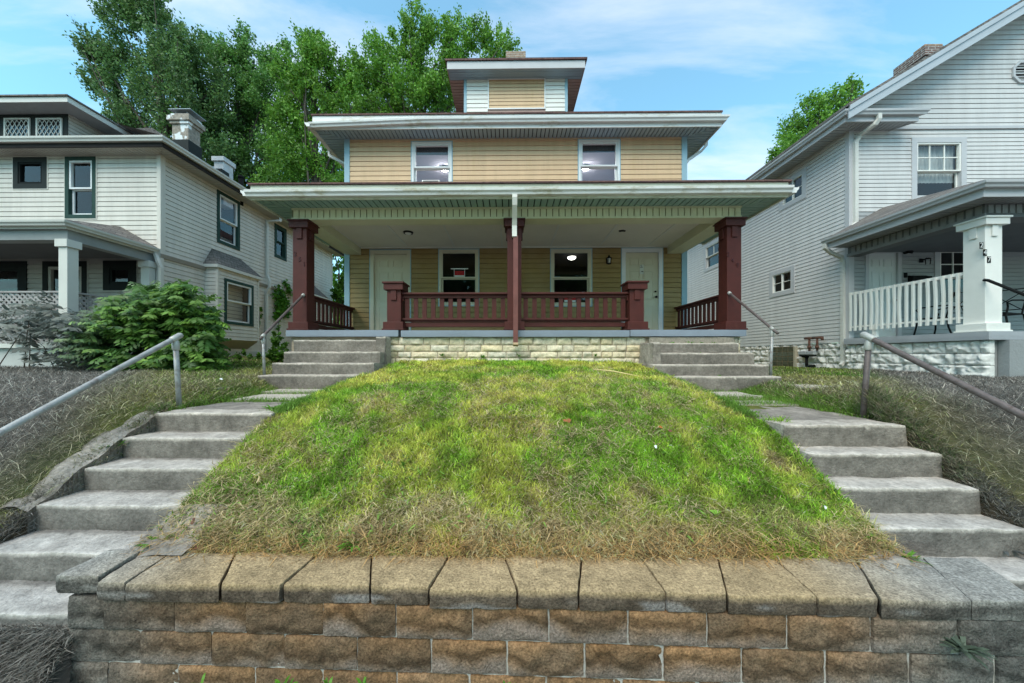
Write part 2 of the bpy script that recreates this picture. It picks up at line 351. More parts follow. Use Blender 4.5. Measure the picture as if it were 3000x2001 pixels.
def ring(mb, F, s0, s1, z0, z1, w, t0, t1, wb=None):
    wb = w if wb is None else wb
    mb.fbox(F, s0, s1, t0, t1, z1-w, z1); mb.fbox(F, s0, s1, t0, t1, z0, z0+wb)
    mb.fbox(F, s0, s0+w, t0, t1, z0+wb, z1-w); mb.fbox(F, s1-w, s1, t0, t1, z0+wb, z1-w)
def window(F, s0, s1, z0, z1, parent, trim=BLUE, tw=.05, sash=WHITE, sw=.05, rail=.5, muntin=None, room=ROOMD, rdepth=.5, proud=.03, glass=GLASS, edge=None, single=False, shade=None, slider=False, curtain=None):
    m = MB(); ring(m, F, s0, s1, z0, z1, tw, -.08, proud); wdw = m.build('window', trim, parent)
    if edge:
        m = MB(); ring(m, F, s0-.022, s1+.022, z0-.022, z1+.022, .022, 0, proud-.004); m.build('window_edging', edge, wdw)
    a0, a1, b0, b1 = s0+tw, s1-tw, z0+tw, z1-tw
    m = MB(); zr = b0+(b1-b0)*rail
    if slider:
        ring(m, F, a0, a1, b0, b1, sw*.6, -.05, proud-.012); c = (a0+a1)/2; m.fbox(F, c-sw*.35, c+sw*.35, -.048, proud-.016, b0+sw*.6, b1-sw*.6)
        if muntin:
            for k in (1, 3): x = a0+(a1-a0)*k/4
            zc = (b0+b1)/2; m.fbox(F, a0+sw*.5, a1-sw*.5, -.030, -.012, zc-.008, zc+.008)
    elif single: ring(m, F, a0, a1, b0, b1, sw, -.05, proud-.012)
    else:
        ring(m, F, a0, a1, zr-.005, b1, sw, -.045, proud-.012, wb=sw*.8); ring(m, F, a0+.003, a1-.003, b0, zr+sw*.4, sw, -.078, -.048, wb=sw*1.2)
    if muntin and not slider:
        nx, ny = muntin; q0, q1 = (zr if not single else b0)+sw, b1-sw
        for k in range(1, nx): x = a0+(a1-a0)*k/nx; m.fbox(F, x-.011, x+.011, -.036, -.014, q0, q1)
        for k in range(1, ny): z = q0+(q1-q0)*k/ny; m.fbox(F, a0+sw, a1-sw, -.034, -.016, z-.011, z+.011)
    m.build('sash', sash, wdw)
    m = MB(); e = sw*.6
    if single or slider: m.poly([F(a0+e, -.026, b0+e), F(a1-e, -.026, b0+e), F(a1-e, -.026, b1-e), F(a0+e, -.026, b1-e)])
    else: m.poly([F(a0+e, -.026, zr+.01), F(a1-e, -.026, zr+.01), F(a1-e, -.026, b1-e), F(a0+e, -.026, b1-e)]); m.poly([F(a0+e, -.064, b0+e), F(a1-e, -.064, b0+e), F(a1-e, -.064, zr), F(a0+e, -.064, zr)])
    m.build('pane', glass, wdw)
    if room:
        m = MB(); d = -.09; D = -.09-rdepth; x0, x1, y0, y1 = s0-.02, s1+.02, z0-.02, z1+.02
        for q in ([(x0,d,y0),(x1,d,y0),(x1,D,y0),(x0,D,y0)], [(x0,d,y1),(x1,d,y1),(x1,D,y1),(x0,D,y1)], [(x0,D,y0),(x1,D,y0),(x1,D,y1),(x0,D,y1)], [(x0,d,y0),(x0,D,y0),(x0,D,y1),(x0,d,y1)], [(x1,d,y0),(x1,D,y0),(x1,D,y1),(x1,d,y1)]):
            m.poly([F(*p) for p in q])
        m.build('window_recess', room, wdw)
    if shade:
        m = MB(); m.fbox(F, a0+.02, a1-.02, -.10, -.092, b1-(b1-b0)*shade, b1); m.build('roller_shade', ROOMD, wdw)
    if curtain:
        m = MB(); n = 24
        for k in range(n):
            x = a0+(a1-a0)*k/n; x2 = a0+(a1-a0)*(k+1)/n; t = -.13-.025*(k % 2); t2 = -.13-.025*((k+1) % 2)
            m.poly([F(x, t, b0+(b1-b0)*curtain), F(x2, t2, b0+(b1-b0)*curtain), F(x2, t2, b1), F(x, t, b1)])
        m.build('curtain', CURT, wdw)
    return wdw
def door(F, s0, s1, z0, z1, parent, m, trim, tw=.09, edge=None, panels=True, knob=True):
    mb = MB(); tt = .028
    mb.fbox(F, s0-tw, s0, -.05, tt, z0, z1+tw); mb.fbox(F, s1, s1+tw, -.05, tt, z0, z1+tw); mb.fbox(F, s0, s1, -.05, tt, z1, z1+tw)
    mb2 = MB(); mb2.fbox(F, s0+.004, s1-.004, -.06, -.02, z0+.01, z1-.004); d = mb2.build('door', m, parent)
    mb.build('door_frame', trim, d)
    if edge:
        e = MB(); w_ = .02
        e.fbox(F, s0-tw-w_, s0-tw, 0, tt-.004, z0, z1+tw+w_); e.fbox(F, s1+tw, s1+tw+w_, 0, tt-.004, z0, z1+tw+w_); e.fbox(F, s0-tw, s1+tw, 0, tt-.004, z1+tw, z1+tw+w_); e.build('door_edging', edge, d)
    if panels:
        p = MB(); W = s1-s0; H = z1-z0
        for a, b in ((.14, .44), (.56, .86)):
            for c, e in ((.08, .36), (.43, .78), (.84, .93)): ring(p, F, s0+W*a, s0+W*b, z0+H*c, z0+H*e, .018, -.02, -.011); p.fbox(F, s0+W*a+.03, s0+W*b-.03, -.02, -.014, z0+H*c+.03, z0+H*e-.03)
        p.build('door_panel', m, d)
    if knob:
        k = MB(); c = F(s1-.07, .03, z0+.95); n_ = F(0, 1, 0)-F(0, 0, 0)
        k.tube([c-n_*.05, c-n_*.02, c-n_*.01, c+n_*.03, c+n_*.035], [.012, .012, .028, .028, .01], 12); k.tube([c+Vector((0, 0, .14))-n_*.05, c+Vector((0, 0, .14))-n_*.02], .022, 12); k.build('handle', METD, d, smooth=True)
    return d
def gutter_profile(d=.12, h=.10):
    return [(0, 0), (d*.62, 0), (d*.72, h*.35), (d*.95, h*.6), (d, h), (d-.012, h), (d-.02, h*.9), (.01, h*.9), (0, h*.95)]
def gutter(mb, a, b, n, d=.12, h=.10, e0=0, e1=0):
    "gutter from a to b (bottom inner edge), outward n; e0,e1 = mitre per unit outward"
    a = Vector(a); b = Vector(b); n = Vector(n); u = (b-a).normalized(); pr = gutter_profile(d, h)
    A = [a+n*x+Vector((0, 0, z))-u*x*e0 for x, z in pr]; B = [b+n*x+Vector((0, 0, z))+u*x*e1 for x, z in pr]
    i = len(mb.v); k = len(pr); mb.v += [tuple(p) for p in A+B]
    mb.f += [tuple(range(i, i+k)), tuple(range(i+2*k-1, i+k-1, -1))]+[(i+j, i+(j+1) % k, i+k+(j+1) % k, i+k+j) for j in range(k)]

# ================================================================== terrain
LX0, LX1 = -3.52, -2.38      # left street stair
RX0, RX1 = 2.46, 3.54        # right street stair
def interp(y, t): a = np.array(t); return np.interp(y, a[:, 0], a[:, 1])
P_L = [(1.0,.0),(1.85,.36),(2.06,.44),(2.2,.53),(2.5,.70),(2.9,.93),(3.3,1.12),(3.7,1.25),(4.3,1.36),(5.2,1.48),(6.3,1.60),(9,1.6),(30,1.7),(600,1.7)]
P_LO = [(.6,-.12),(1.6,-.12),(1.76,.0),(1.9,.19),(2.2,.50),(2.5,.70),(2.9,.98),(3.35,1.20),(4,1.32),(5.2,1.42),(7,1.50),(9,1.62),(11,1.72),(14,1.75),(600,1.75)]
P_RO = [(.6,-.1),(1.6,.1),(1.9,.34),(2.2,.58),(2.6,.88),(3.05,1.14),(3.5,1.25),(5,1.34),(8,1.40),(12,1.42),(600,1.6)]
def hgt(x, y):
    x = np.asarray(x, float); y = np.asarray(y, float)
    lawn = interp(y, P_L)+.05*np.cos(np.clip(x/2.6, -1, 1)*1.4)-.02
    fall = np.maximum(sst(-2.12, -2.48, x), sst(2.22, 2.58, x))*sst(3.2, 4.0, y)*(1-sst(5.4, 6.2, y)*.2)
    lawn = lawn*(1-fall)+np.minimum(lawn, np.where(x < 0, 1.17, 1.13))*fall
    lawn = lawn+.03*(vn(x, y, 1.7, 3)-.5)+.018*(vn(x, y, 5, 5)-.5)
    sL = np.where(y < 3.45, 1.18+(y-3.35)*.631-.28, 1.15+.03*sst(3.4, 5, y)); sL = np.maximum(sL, -.1)
    sR = np.where(y < 3.15, 1.137+(y-3.05)*.80-.28, 1.10+.08*sst(3.1, 5, y)); sR = np.maximum(sR, -.1)
    lo = interp(y, P_LO)+.05*(vn(x, y, 1.3, 8)-.5)+.03*(vn(x, y, 4, 9)-.5)
    ro = interp(y, P_RO)+.06*(vn(x, y, 1.3, 6)-.5)+.04*(vn(x, y, 4, 7)-.5)+.10*sst(3.6, 4.3, x)*sst(4.5, 2.5, y)
    # behind the stairs the side lawns blend into the path level
    pl = sst(-3.45, -3.95, x); pr = sst(3.45, 3.95, x)
    nl = 1.18+(y-3.35)*.631-.05; nr = 1.137+(y-3.05)*.80-.06; bl = sst(-3.52, -4.05, x); br = sst(3.54, 4.15, x)
    lo = np.where(y < 3.46, np.minimum(lo, nl)*(1-bl)+lo*bl, lo); ro = np.where(y < 3.16, np.minimum(ro, nr)*(1-br)+ro*br, ro)
    h = np.where(x < LX1, sL, np.where(x > RX0, sR, lawn))
    lz = np.where(y > 3.46, sL*(1-pl)+lo*pl, lo); rz = np.where(y > 3.16, sR*(1-pr)+ro*pr, ro)
    h = np.where(x < LX0, lz, h); h = np.where(x > RX1, rz, h)
    h = np.where((y < 1.91) & (x > LX0-.1) & (x < -2.4), interp(y, P_LO), h); h = np.where((y < 1.97) & (x > -2.45), -.12, h)
    h = np.where(y > 6.35, np.where(np.abs(x) > 4.2, h, 1.5), h)
    return h
def gl(a, b, s): return list(np.arange(a, b, s))
xs_ = sorted(set([round(v, 4) for v in gl(-9, 9.01, .07)]+[-600,-200,-80,-40,-25,-16,-12,12,16,25,40,80,200,600]+[LX0-.004, LX0+.004, LX1-.004, LX1+.004, RX0-.004, RX0+.004, RX1-.004, RX1+.004, -2.454, -2.446]))
ys_ = sorted(set([round(v, 4) for v in gl(.5, 9, .07)]+gl(9, 16, .5)+[-600,-100,-20,-5,-1,18,22,30,50,100,250,600]+[1.967, 1.973, 3.446, 3.454, 3.146, 3.154, 3.463, 3.163, 6.345, 6.355]))
GXs, GYs = np.meshgrid(np.array(xs_), np.array(ys_)); GZ = hgt(GXs, GYs)
def grayness(x, y): return np.clip(sst(3.35, 4.35, np.abs(x)-np.maximum(y-3.0, 0)*.85)+sst(2.4, 1.2, y)*sst(2.3, 2.9, np.abs(x)), 0, 1)  # edge desaturation of the view, painted into ground and grass colours
def lawncol(x, y):
    x = np.asarray(x); y = np.asarray(y); n = len(x)
    a = vn(x, y, 1.1, 1); b = vn(x, y, 3.1, 2); c = vn(x, y, 8, 4)
    g = np.array([.205, .37, .032]); yel = np.array([.56, .53, .10]); brn = np.array([.52, .38, .20])
    t = np.clip((.4*a+.35*b+.25*c-.34)*2.8, 0, 1)
    C = g[None]*(1-t[:, None])+yel[None]*t[:, None]
    bb = np.clip(sst(2.52, 2.12, y+(b-.5)*.55)*.95+(b*c-.42)*1.2*sst(5.5, 3.5, y), 0, 1)*(np.abs(x) < 3.7)
    return C*(1-bb[:, None])+brn[None]*bb[:, None], bb
def gray_mix(C, x, y):
    g = grayness(x, y)[:, None]; lum = (C*np.array([.3, .6, .1])).sum(1, keepdims=True)
    return C*(1-g)+lum*np.array([1.10, 1.0, .88])[None]*g*.85
fx, fy = GXs.ravel(), GYs.ravel()
C0, _ = lawncol(fx, fy); soil = np.array([.075, .06, .035]); TC = gray_mix(C0*.18+soil*.45, fx, fy)
TC = np.where(((fy < 1.97) & (fx > -2.45))[:, None], np.array([.3, .29, .27])[None], TC)
side_ = (((fx < LX0+.02) & (fx > LX0-.16)) | ((fx > RX1-.02) & (fx < RX1+.16)) | ((fx > LX0) & (fx < LX1)) | ((fx > RX0) & (fx < RX1)))[:, None] & (fy < 3.6)[:, None]; TC = np.where(side_, np.array([.045, .036, .024])[None], TC)
TC = np.where(((fy < 1.95) & (fx < -2.4))[:, None], np.array([.06, .055, .05])[None], TC)
edge_ = ((fx > LX1) & (fx < RX0) & (fy < 2.22) & (fy > 1.9))[:, None]; TC = np.where(edge_, np.array([.07, .04, .022])[None], TC)
nx_, ny_ = len(xs_), len(ys_)
me = bpy.data.meshes.new('ground')
idx = np.arange(nx_*ny_).reshape(ny_, nx_); F4 = np.stack([idx[:-1, :-1], idx[:-1, 1:], idx[1:, 1:], idx[1:, :-1]], -1).reshape(-1, 4)
me.vertices.add(nx_*ny_); me.vertices.foreach_set('co', np.stack([fx, fy, GZ.ravel()], 1).astype(np.float32).ravel())
me.loops.add(len(F4)*4); me.loops.foreach_set('vertex_index', F4.ravel().astype(np.int32)); me.polygons.add(len(F4)); me.polygons.foreach_set('loop_start', np.arange(0, len(F4)*4, 4, dtype=np.int32)); me.update(calc_edges=True)
at_ = me.color_attributes.new('col', 'FLOAT_COLOR', 'POINT'); at_.data.foreach_set('color', np.concatenate([TC, np.ones((len(TC), 1))], 1).astype(np.float32).ravel())
g_ = bpy.data.objects.new('ground', me); me.materials.append(GROUND); col.objects.link(g_); tag(g_, kind='structure')
def gh(x, y): return float(hgt(np.array([x]), np.array([y]))[0])
def on_ground(px, py):
    d = ray(px, py); t = .8
    while t < 40:
        p = d*t
        if EYE+p.z <= gh(p.x, p.y): return Vector((p.x, p.y, gh(p.x, p.y)))
        t += .01
    return Vector((d.x*8, d.y*8, 1.6))

# ================================================================== street stairs
def conc_col(q, gray):
    n1_ = .5+.5*noise.noise(q*3.1); n2_ = .5+.5*noise.noise(q*11+Vector((3, 3, 3)))
    b = .37+.12*n1_-.09*n2_; warm = 1-gray
    return (b*(1.05+.16*warm), b*(1+.035*warm), b*(.95-.09*warm))
def step_block(mb, x0, x1, y0, y1, z0, z1, gray, seed, amp=.006, front_dark=True):
    def cf(q):
        c = conc_col(q, gray)
        if front_dark and q.y < y0+.03 and q.z < z1-.022:      # shade of the overhead light painted on riser faces, with mottled grime
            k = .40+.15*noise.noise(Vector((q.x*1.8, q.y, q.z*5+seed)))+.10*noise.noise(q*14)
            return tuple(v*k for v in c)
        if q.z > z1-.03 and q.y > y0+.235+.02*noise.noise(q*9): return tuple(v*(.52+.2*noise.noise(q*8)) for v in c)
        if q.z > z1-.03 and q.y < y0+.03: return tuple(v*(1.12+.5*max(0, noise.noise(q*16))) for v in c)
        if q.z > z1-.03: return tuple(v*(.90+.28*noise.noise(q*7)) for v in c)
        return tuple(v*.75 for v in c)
    mb.rough((x0, y0, z0), (x1, y1, z1), .032, .014, amp*1.25, 6, seed=seed, cfun=cf)
st = thing('concrete_steps', (-2.95, 3.3, .1), 'street stair of worn grey concrete rising beside the galvanised handrail, left of the grass bank', 'steps', 'stairs up from the street')
lt = [(3.35, 1.18), (3.063, 1.0), (2.776, .82), (2.49, .64), (2.20, .457), (1.913, .275)]
for k, (y, z) in enumerate(lt):
    m = MB(); step_block(m, LX0+random.uniform(-.02, .02), LX1+(.03 if k < 4 else .02), y, y+(.85 if k == 0 else .42), z-.34, z, .25+.12*k, k); m.build('step', CONC, st, smooth=True)  # lower steps greyer: edge fade painted into the concrete
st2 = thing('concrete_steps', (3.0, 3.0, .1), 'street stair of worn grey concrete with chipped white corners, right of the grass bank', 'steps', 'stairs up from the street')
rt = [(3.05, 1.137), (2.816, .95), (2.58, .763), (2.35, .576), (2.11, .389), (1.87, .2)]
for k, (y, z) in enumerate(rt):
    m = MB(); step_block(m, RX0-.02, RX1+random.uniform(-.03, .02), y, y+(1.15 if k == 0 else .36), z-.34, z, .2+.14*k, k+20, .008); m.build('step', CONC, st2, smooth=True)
# side kerbs of the left stair (sloping mortar bank) and mortar bank by the wall cap
def slope_curb(name, x0, x1, pts, label, gray, seed):
    mb = MB(); mb.c = []
    for (ya, za), (yb, zb) in zip(pts, pts[1:]):
        n = 12
        for k in range(n):
            y = ya+(yb-ya)*k/n; y2 = ya+(yb-ya)*(k+1)/n; z = za+(zb-za)*k/n; z2 = za+(zb-za)*(k+1)/n
            i = len(mb.v); j = 5
            for (yy, z_) in ((y, z), (y2, z2)):
                for q in range(j+1):
                    x = x0+(x1-x0)*q/j; x = x+(.03*noise.noise(Vector((q, yy*5, seed))) if q < j else 0); zq = z_+.02*math.sin(math.pi*q/j)+.05*noise.noise(Vector((x*6, yy*6, seed)))+.02*noise.noise(Vector((x*19, yy*19, seed)))
                    mb.v.append((x, yy, zq)); mb.c.append(tuple(v*(.62+.3*noise.noise(Vector((x*4, yy*4, 2)))) for v in conc_col(Vector((x, yy, zq)), gray)))
            for q in range(j): mb.f.append((i+q, i+q+1, i+j+2+q, i+j+1+q))
            for q in (0, j): 
                a = len(mb.v); mb.v += [(mb.v[i+q][0], y, z-.3), (mb.v[i+j+1+q][0], y2, z2-.3)]; mb.c += [mb.c[i+q]]*2; mb.f.append((i+q, i+j+1+q, a+1, a))
    return mb
slope_curb('', LX0-.24, LX0+.006, [(2.45, .60), (2.8, .835), (3.1, 1.02), (3.4, 1.185)], '', .6, 1).build('side_kerb', CONC, st, smooth=True)
slope_curb('', LX1-.02, LX1+.36, [(2.08, .50), (2.22, .545), (2.44, .66)], '', .4, 2).build('side_kerb', CONC, st, smooth=True)
slope_curb('', RX0-.28, RX0+.02, [(1.95, .45), (2.15, .50), (2.4, .56)], '', .4, 3).build('side_kerb', CONC, st2, smooth=True)
# path slabs
path = MB()
def slabp(mb, pts, z, th=.05, gray=.2):
    if mb.c is None: mb.c = []
    # ragged outline
    P = []
    for k in range(len(pts)):
        a = Vector(pts[k]); b = Vector(pts[(k+1) % len(pts)]); 
        for j in range(5): q = a.lerp(b, j/5); P.append((q.x+random.uniform(-.012, .012), q.y+random.uniform(-.012, .012)))
    i = len(mb.v); n = len(P)
    mb.v += [(x, y, z+.01*noise.noise(Vector((x*3, y*3, 1)))) for x, y in P]+[(x, y, z-th) for x, y in P]
    mb.c += [conc_col(Vector((x, y, z)), gray) for x, y in P]*2
    mb.f += [tuple(range(i, i+n))]+[(i+k, i+n+k, i+n+(k+1) % n, i+(k+1) % n) for k in range(n)]
for pts, z in (([(-3.48, 3.72+.5), (-2.45, 4.22), (-2.5, 4.85), (-3.5, 4.8)], 1.205), ([(-3.6, 4.84), (-2.3, 4.88), (-2.35, 5.25), (-3.7, 5.25)], 1.235), ([(-4.5, 4.3), (-3.75, 4.35), (-3.8, 4.8), (-4.4, 4.75)], 1.33), ([(-4.6, 4.85), (-3.85, 4.9), (-3.9, 5.15), (-4.5, 5.15)], 1.37),
               ([(2.3, 4.2), (3.5, 4.15), (3.45, 4.45), (2.35, 4.5)], 1.165), ([(2.4, 4.62), (3.35, 4.55), (3.4, 5.1), (2.45, 5.15)], 1.215), ([(3.9, 4.55), (4.75, 4.6), (4.7, 5.0), (4.0, 4.95)], 1.335), ([(5.6, 4.35), (6.2, 4.4), (6.1, 4.7), (5.55, 4.7)], 1.37)):
    slabp(path, pts, z)
tag(path.build('path', CONC, None), kind='structure')

# ================================================================== retaining wall
ZC = EYE-1.24; A_ = aZ(157, 1702, ZC); 
def wy(x): return 1.868-(x+2.46)*.0235       # front plane of the cap
wall = thing('retaining_wall', (0, 1.9, 0), 'low retaining wall of brown split face blocks with tan cap stones under the grass bank', 'retaining wall')
WXL, WXR = -2.47, 2.95
def gtint(x): return float(np.clip(sst(1.5, 2.6, abs(x+.05)), 0, 1))  # wall ends greyed: fade towards the view edges painted in
capj = [(157, 322), (288, 422), (374, 505), (651, 691), (825, 936), (1083, 1089), (1255, 1320), (1517, 1476), (1695, 1706), (1956, 1873), (2134, 2102), (2402, 2262), (2582, 2503), (2855, 2700), (3060, 2860)]
for k in range(len(capj)-1):
    fa, fb = capj[k], capj[k+1]
    zf = ZC+(.02 if k == 0 else 0)+random.uniform(-.004, .004); yb = 2.135
    d = ray(fa[0], 1720); xa = xx(fa[0], wy(-2.46+k*.4)); xb = xx(fb[0], wy(-2.46+k*.4)); x2a = xx(fa[1], yb); x2b = xx(fb[1], yb)
    y0 = wy((xa+xb)/2)+random.uniform(-.008, .008)-(.02 if k == 3 else 0)
    y0 += (0, -.012, -.028, .01)[k] if k < 4 else 0
    W = xb-xa; gp = .003
    def warp(p, xa=xa, xb=xb, x2a=x2a, x2b=x2b, y0=y0, yb=yb):
        t = (p.x-0); q = (p.y-y0)/(yb-y0); a = xa+(x2a-xa)*q+gp; b = xb+(x2b-xb)*q-gp; return Vector((a+(b-a)*t, p.y, p.z))
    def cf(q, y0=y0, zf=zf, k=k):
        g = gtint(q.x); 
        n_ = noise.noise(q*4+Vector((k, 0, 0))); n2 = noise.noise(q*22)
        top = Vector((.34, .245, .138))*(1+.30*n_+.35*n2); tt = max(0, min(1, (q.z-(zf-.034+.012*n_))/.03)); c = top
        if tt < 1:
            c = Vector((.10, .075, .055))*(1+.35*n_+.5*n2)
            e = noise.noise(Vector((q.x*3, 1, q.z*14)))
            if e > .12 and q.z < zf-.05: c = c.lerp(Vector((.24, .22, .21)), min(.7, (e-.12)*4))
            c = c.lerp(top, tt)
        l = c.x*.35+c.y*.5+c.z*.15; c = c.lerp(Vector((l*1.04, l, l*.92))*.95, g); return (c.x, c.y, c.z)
    m = MB(); m.rough((0, y0, zf-.10), (1, yb, zf), .04, .008, .003, 12, seed=k, front=.006, cfun=None, warp=None)
    # rebuild with real width so that the grid is even
    m = MB(); n_seg = W
    m.rough((0, y0, zf-.104), (W, yb, zf), .022, .012, .0045, 14, seed=k, front=.006)
    vv = []
    for p in m.v:
        q = warp(Vector((p[0]/W, p[1], p[2]))); vv.append(tuple(q))
    m.v = vv; m.c = [cf(Vector(p)) for p in vv]
    m.build('cap_stone', WBLK, wall, smooth=True)
rows = [(ZC-.107, [0, 271, 489, 706, 939, 1157, 1384, 1608, 1838, 2065, 2293, 2528, 2768, 3030, 3300]), (ZC-.293, [-100, 383, 601, 823, 1042, 1262, 1486, 1713, 1939, 2163, 2401, 2634, 2872, 3110, 3400]), (ZC-.479, [-100, 284, 500, 735, 940, 1160, 1375, 1600, 1820, 2040, 2270, 2500, 2740, 2980, 3300])]
for r, (zt, js) in enumerate(rows):
    m = MB(); yo = .016+.002*r; hb = .180
    for k in range(len(js)-1):
        xa = max(WXL+.0, xx(js[k], wy(0)+yo)+.0035); xb = min(WXR, xx(js[k+1], wy(0)+yo)-.0035)
        if xb-xa < .05: continue
        y0 = wy((xa+xb)/2)+yo+random.uniform(-.003, .003); sd_ = r*31+k
        tone = random.uniform(.85, 1.2); orange = random.uniform(.4, 1.0); whiteish = random.random()
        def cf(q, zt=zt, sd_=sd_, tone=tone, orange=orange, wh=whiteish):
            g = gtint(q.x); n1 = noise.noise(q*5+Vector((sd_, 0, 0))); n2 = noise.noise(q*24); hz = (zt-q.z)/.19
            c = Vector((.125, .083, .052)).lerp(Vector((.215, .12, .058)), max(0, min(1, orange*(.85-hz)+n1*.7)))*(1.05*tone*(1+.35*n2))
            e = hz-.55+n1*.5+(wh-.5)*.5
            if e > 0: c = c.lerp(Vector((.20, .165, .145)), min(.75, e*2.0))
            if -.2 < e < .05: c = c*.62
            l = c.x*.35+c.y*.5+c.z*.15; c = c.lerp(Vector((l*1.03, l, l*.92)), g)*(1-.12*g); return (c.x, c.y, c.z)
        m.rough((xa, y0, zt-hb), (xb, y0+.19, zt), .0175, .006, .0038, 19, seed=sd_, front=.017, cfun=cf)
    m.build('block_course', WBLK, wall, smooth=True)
m = MB(); m.prism([(WXL+.012, wy(WXL)+.0265, -.25), (WXR-.012, wy(WXR)+.0265, -.25), (WXR-.012, wy(WXR)+.2, -.25), (WXL+.012, wy(WXL)+.2, -.25)], (0, 0, ZC-.115+.25)); m.build('mortar', WMORT, wall)

# ================================================================== main house
YP, YF = 6.33, 8.47
FLZ = zz(1490, 966, 6.25)
FF = front(YF); HX0 = xx(1019, YF); HX1 = xx(2005, YF)
house = thing('duplex_house', (0.18, 9, 1.6), 'tan two storey duplex with a full width maroon posted front porch, in the middle', 'house')
def WN(px0, px1, py0, py1, Y=YF): m_ = (px0+px1)/2; return (xx(px0, Y), xx(px1, Y), zz(m_, py1, Y), zz(m_, py0, Y))
wl = WN(1287, 1402, 732, 895); wr = WN(1614, 1732, 731, 896); ul = WN(1207, 1324, 417, 552); ur = WN(1695, 1815, 411, 549)
dl = WN(1096, 1192, 744.5, 986); dr = WN(1832, 1929, 739, 986); dl = (dl[0], dl[1], FLZ+.02, dl[3]); dr = (dr[0], dr[1], FLZ+.02, dr[3])
def grow(h, g): return (h[0]-g, h[1]+g, h[2]-g, h[3]+g)
SOF1 = zz(1490, 608, YP)          # porch soffit height
SOF2 = zz(1500, 403, YF)
m = MB(); siding(m, FF, HX0, HX1, FLZ, SOF1+.4, .121, [wl, wr, (dl[0]-.09, dl[1]+.09, 0, dl[3]+.09), (dr[0]-.09, dr[1]+.09, 0, dr[3]+.09)]); m.build('porch_wall', TANDK, house)
m = MB(); siding(m, FF, HX0, HX1, SOF1+.402, SOF2+.02, .121, [ul, ur])
siding(m, sideR(HX1), YF, 19, 2.0, SOF2, .121); siding(m, sideL(HX0), YF, 19, 2.0, SOF2, .121); m.fbox(front(19), HX0, HX1, -.01, 0, 2, SOF2); m.build('wall', TAN, house)
for s, x in ((-1, HX0), (1, HX1)):
    m = MB(); m.box(x-.055-(0.02 if s < 0 else .02), x+.055+.02-.02, YF-.03, YF+.075, FLZ-.3, SOF2); m.build('corner_trim', BLUE, house)
for h in (wl, wr): window(FF, *h, house, trim=DOOR, tw=.045, sash=DOOR, sw=.04, rail=.49, room=None, edge=BLUE)
for h, sh in ((ul, .2), (ur, .18)): window(FF, *h, house, trim=WHITE, tw=.05, sash=WHITE, sw=.045, rail=.44, room=None, edge=BLUE, glass=GLASSB, shade=sh)
door(FF, *dl, house, DOOR, DOOR, edge=BLUE, knob=True); door(FF, *dr, house, DOOR, WHITE, edge=BLUE)
# rooms behind the windows
def room(mb, x0, x1, y0, y1, z0, z1):
    mb.poly([(x0,y0,z0),(x1,y0,z0),(x1,y1,z0),(x0,y1,z0)]); mb.poly([(x0,y1,z0),(x1,y1,z0),(x1,y1,z1),(x0,y1,z1)]); mb.poly([(x0,y0,z0),(x0,y1,z0),(x0,y1,z1),(x0,y0,z1)]); mb.poly([(x1,y0,z0),(x1,y1,z0),(x1,y1,z1),(x1,y0,z1)]); mb.poly([(x0,y0,z1),(x1,y0,z1),(x1,y1,z1),(x0,y1,z1)])
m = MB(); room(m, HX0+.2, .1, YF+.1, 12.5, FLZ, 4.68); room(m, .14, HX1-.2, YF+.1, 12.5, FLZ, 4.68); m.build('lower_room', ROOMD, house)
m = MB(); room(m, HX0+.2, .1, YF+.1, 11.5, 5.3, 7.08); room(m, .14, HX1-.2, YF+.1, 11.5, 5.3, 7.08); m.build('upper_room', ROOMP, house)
def dome(name, x, y, z, r, m, parent, hgt_=.6):
    mb = MB(); n = 10; mb.tube([(x, y, z), (x, y, z-.02)], [r*1.15, r*1.15], 20); 
    o = mb.build(name, METD, parent)
    mb = MB(); mb.tube([(x, y, z-.021-r*hgt_*math.sin(a)) for a in np.linspace(0, math.pi/2*.97, n)], [r*math.cos(a) for a in np.linspace(0, math.pi/2*.97, n)], 20); mb.build('lamp_glass', m, o, smooth=True); return o
p = aY(1675, 752, 10.1); dome('ceiling_lamp', p.x, p.y, 4.675, .12, LAMP, house)
p = aY(1303, 489, 9.65); dome('ceiling_lamp', p.x, p.y, 7.07, .11, LAMPU, house); p = aY(1716, 489, 9.65); dome('ceiling_lamp', p.x, p.y, 7.07, .11, LAMPU, house)
p = aX(1462*0+1290, 752, -1.45); dome('ceiling_lamp', xx(1289, 9.2), 9.2, 4.675, .06, LAMP, house)
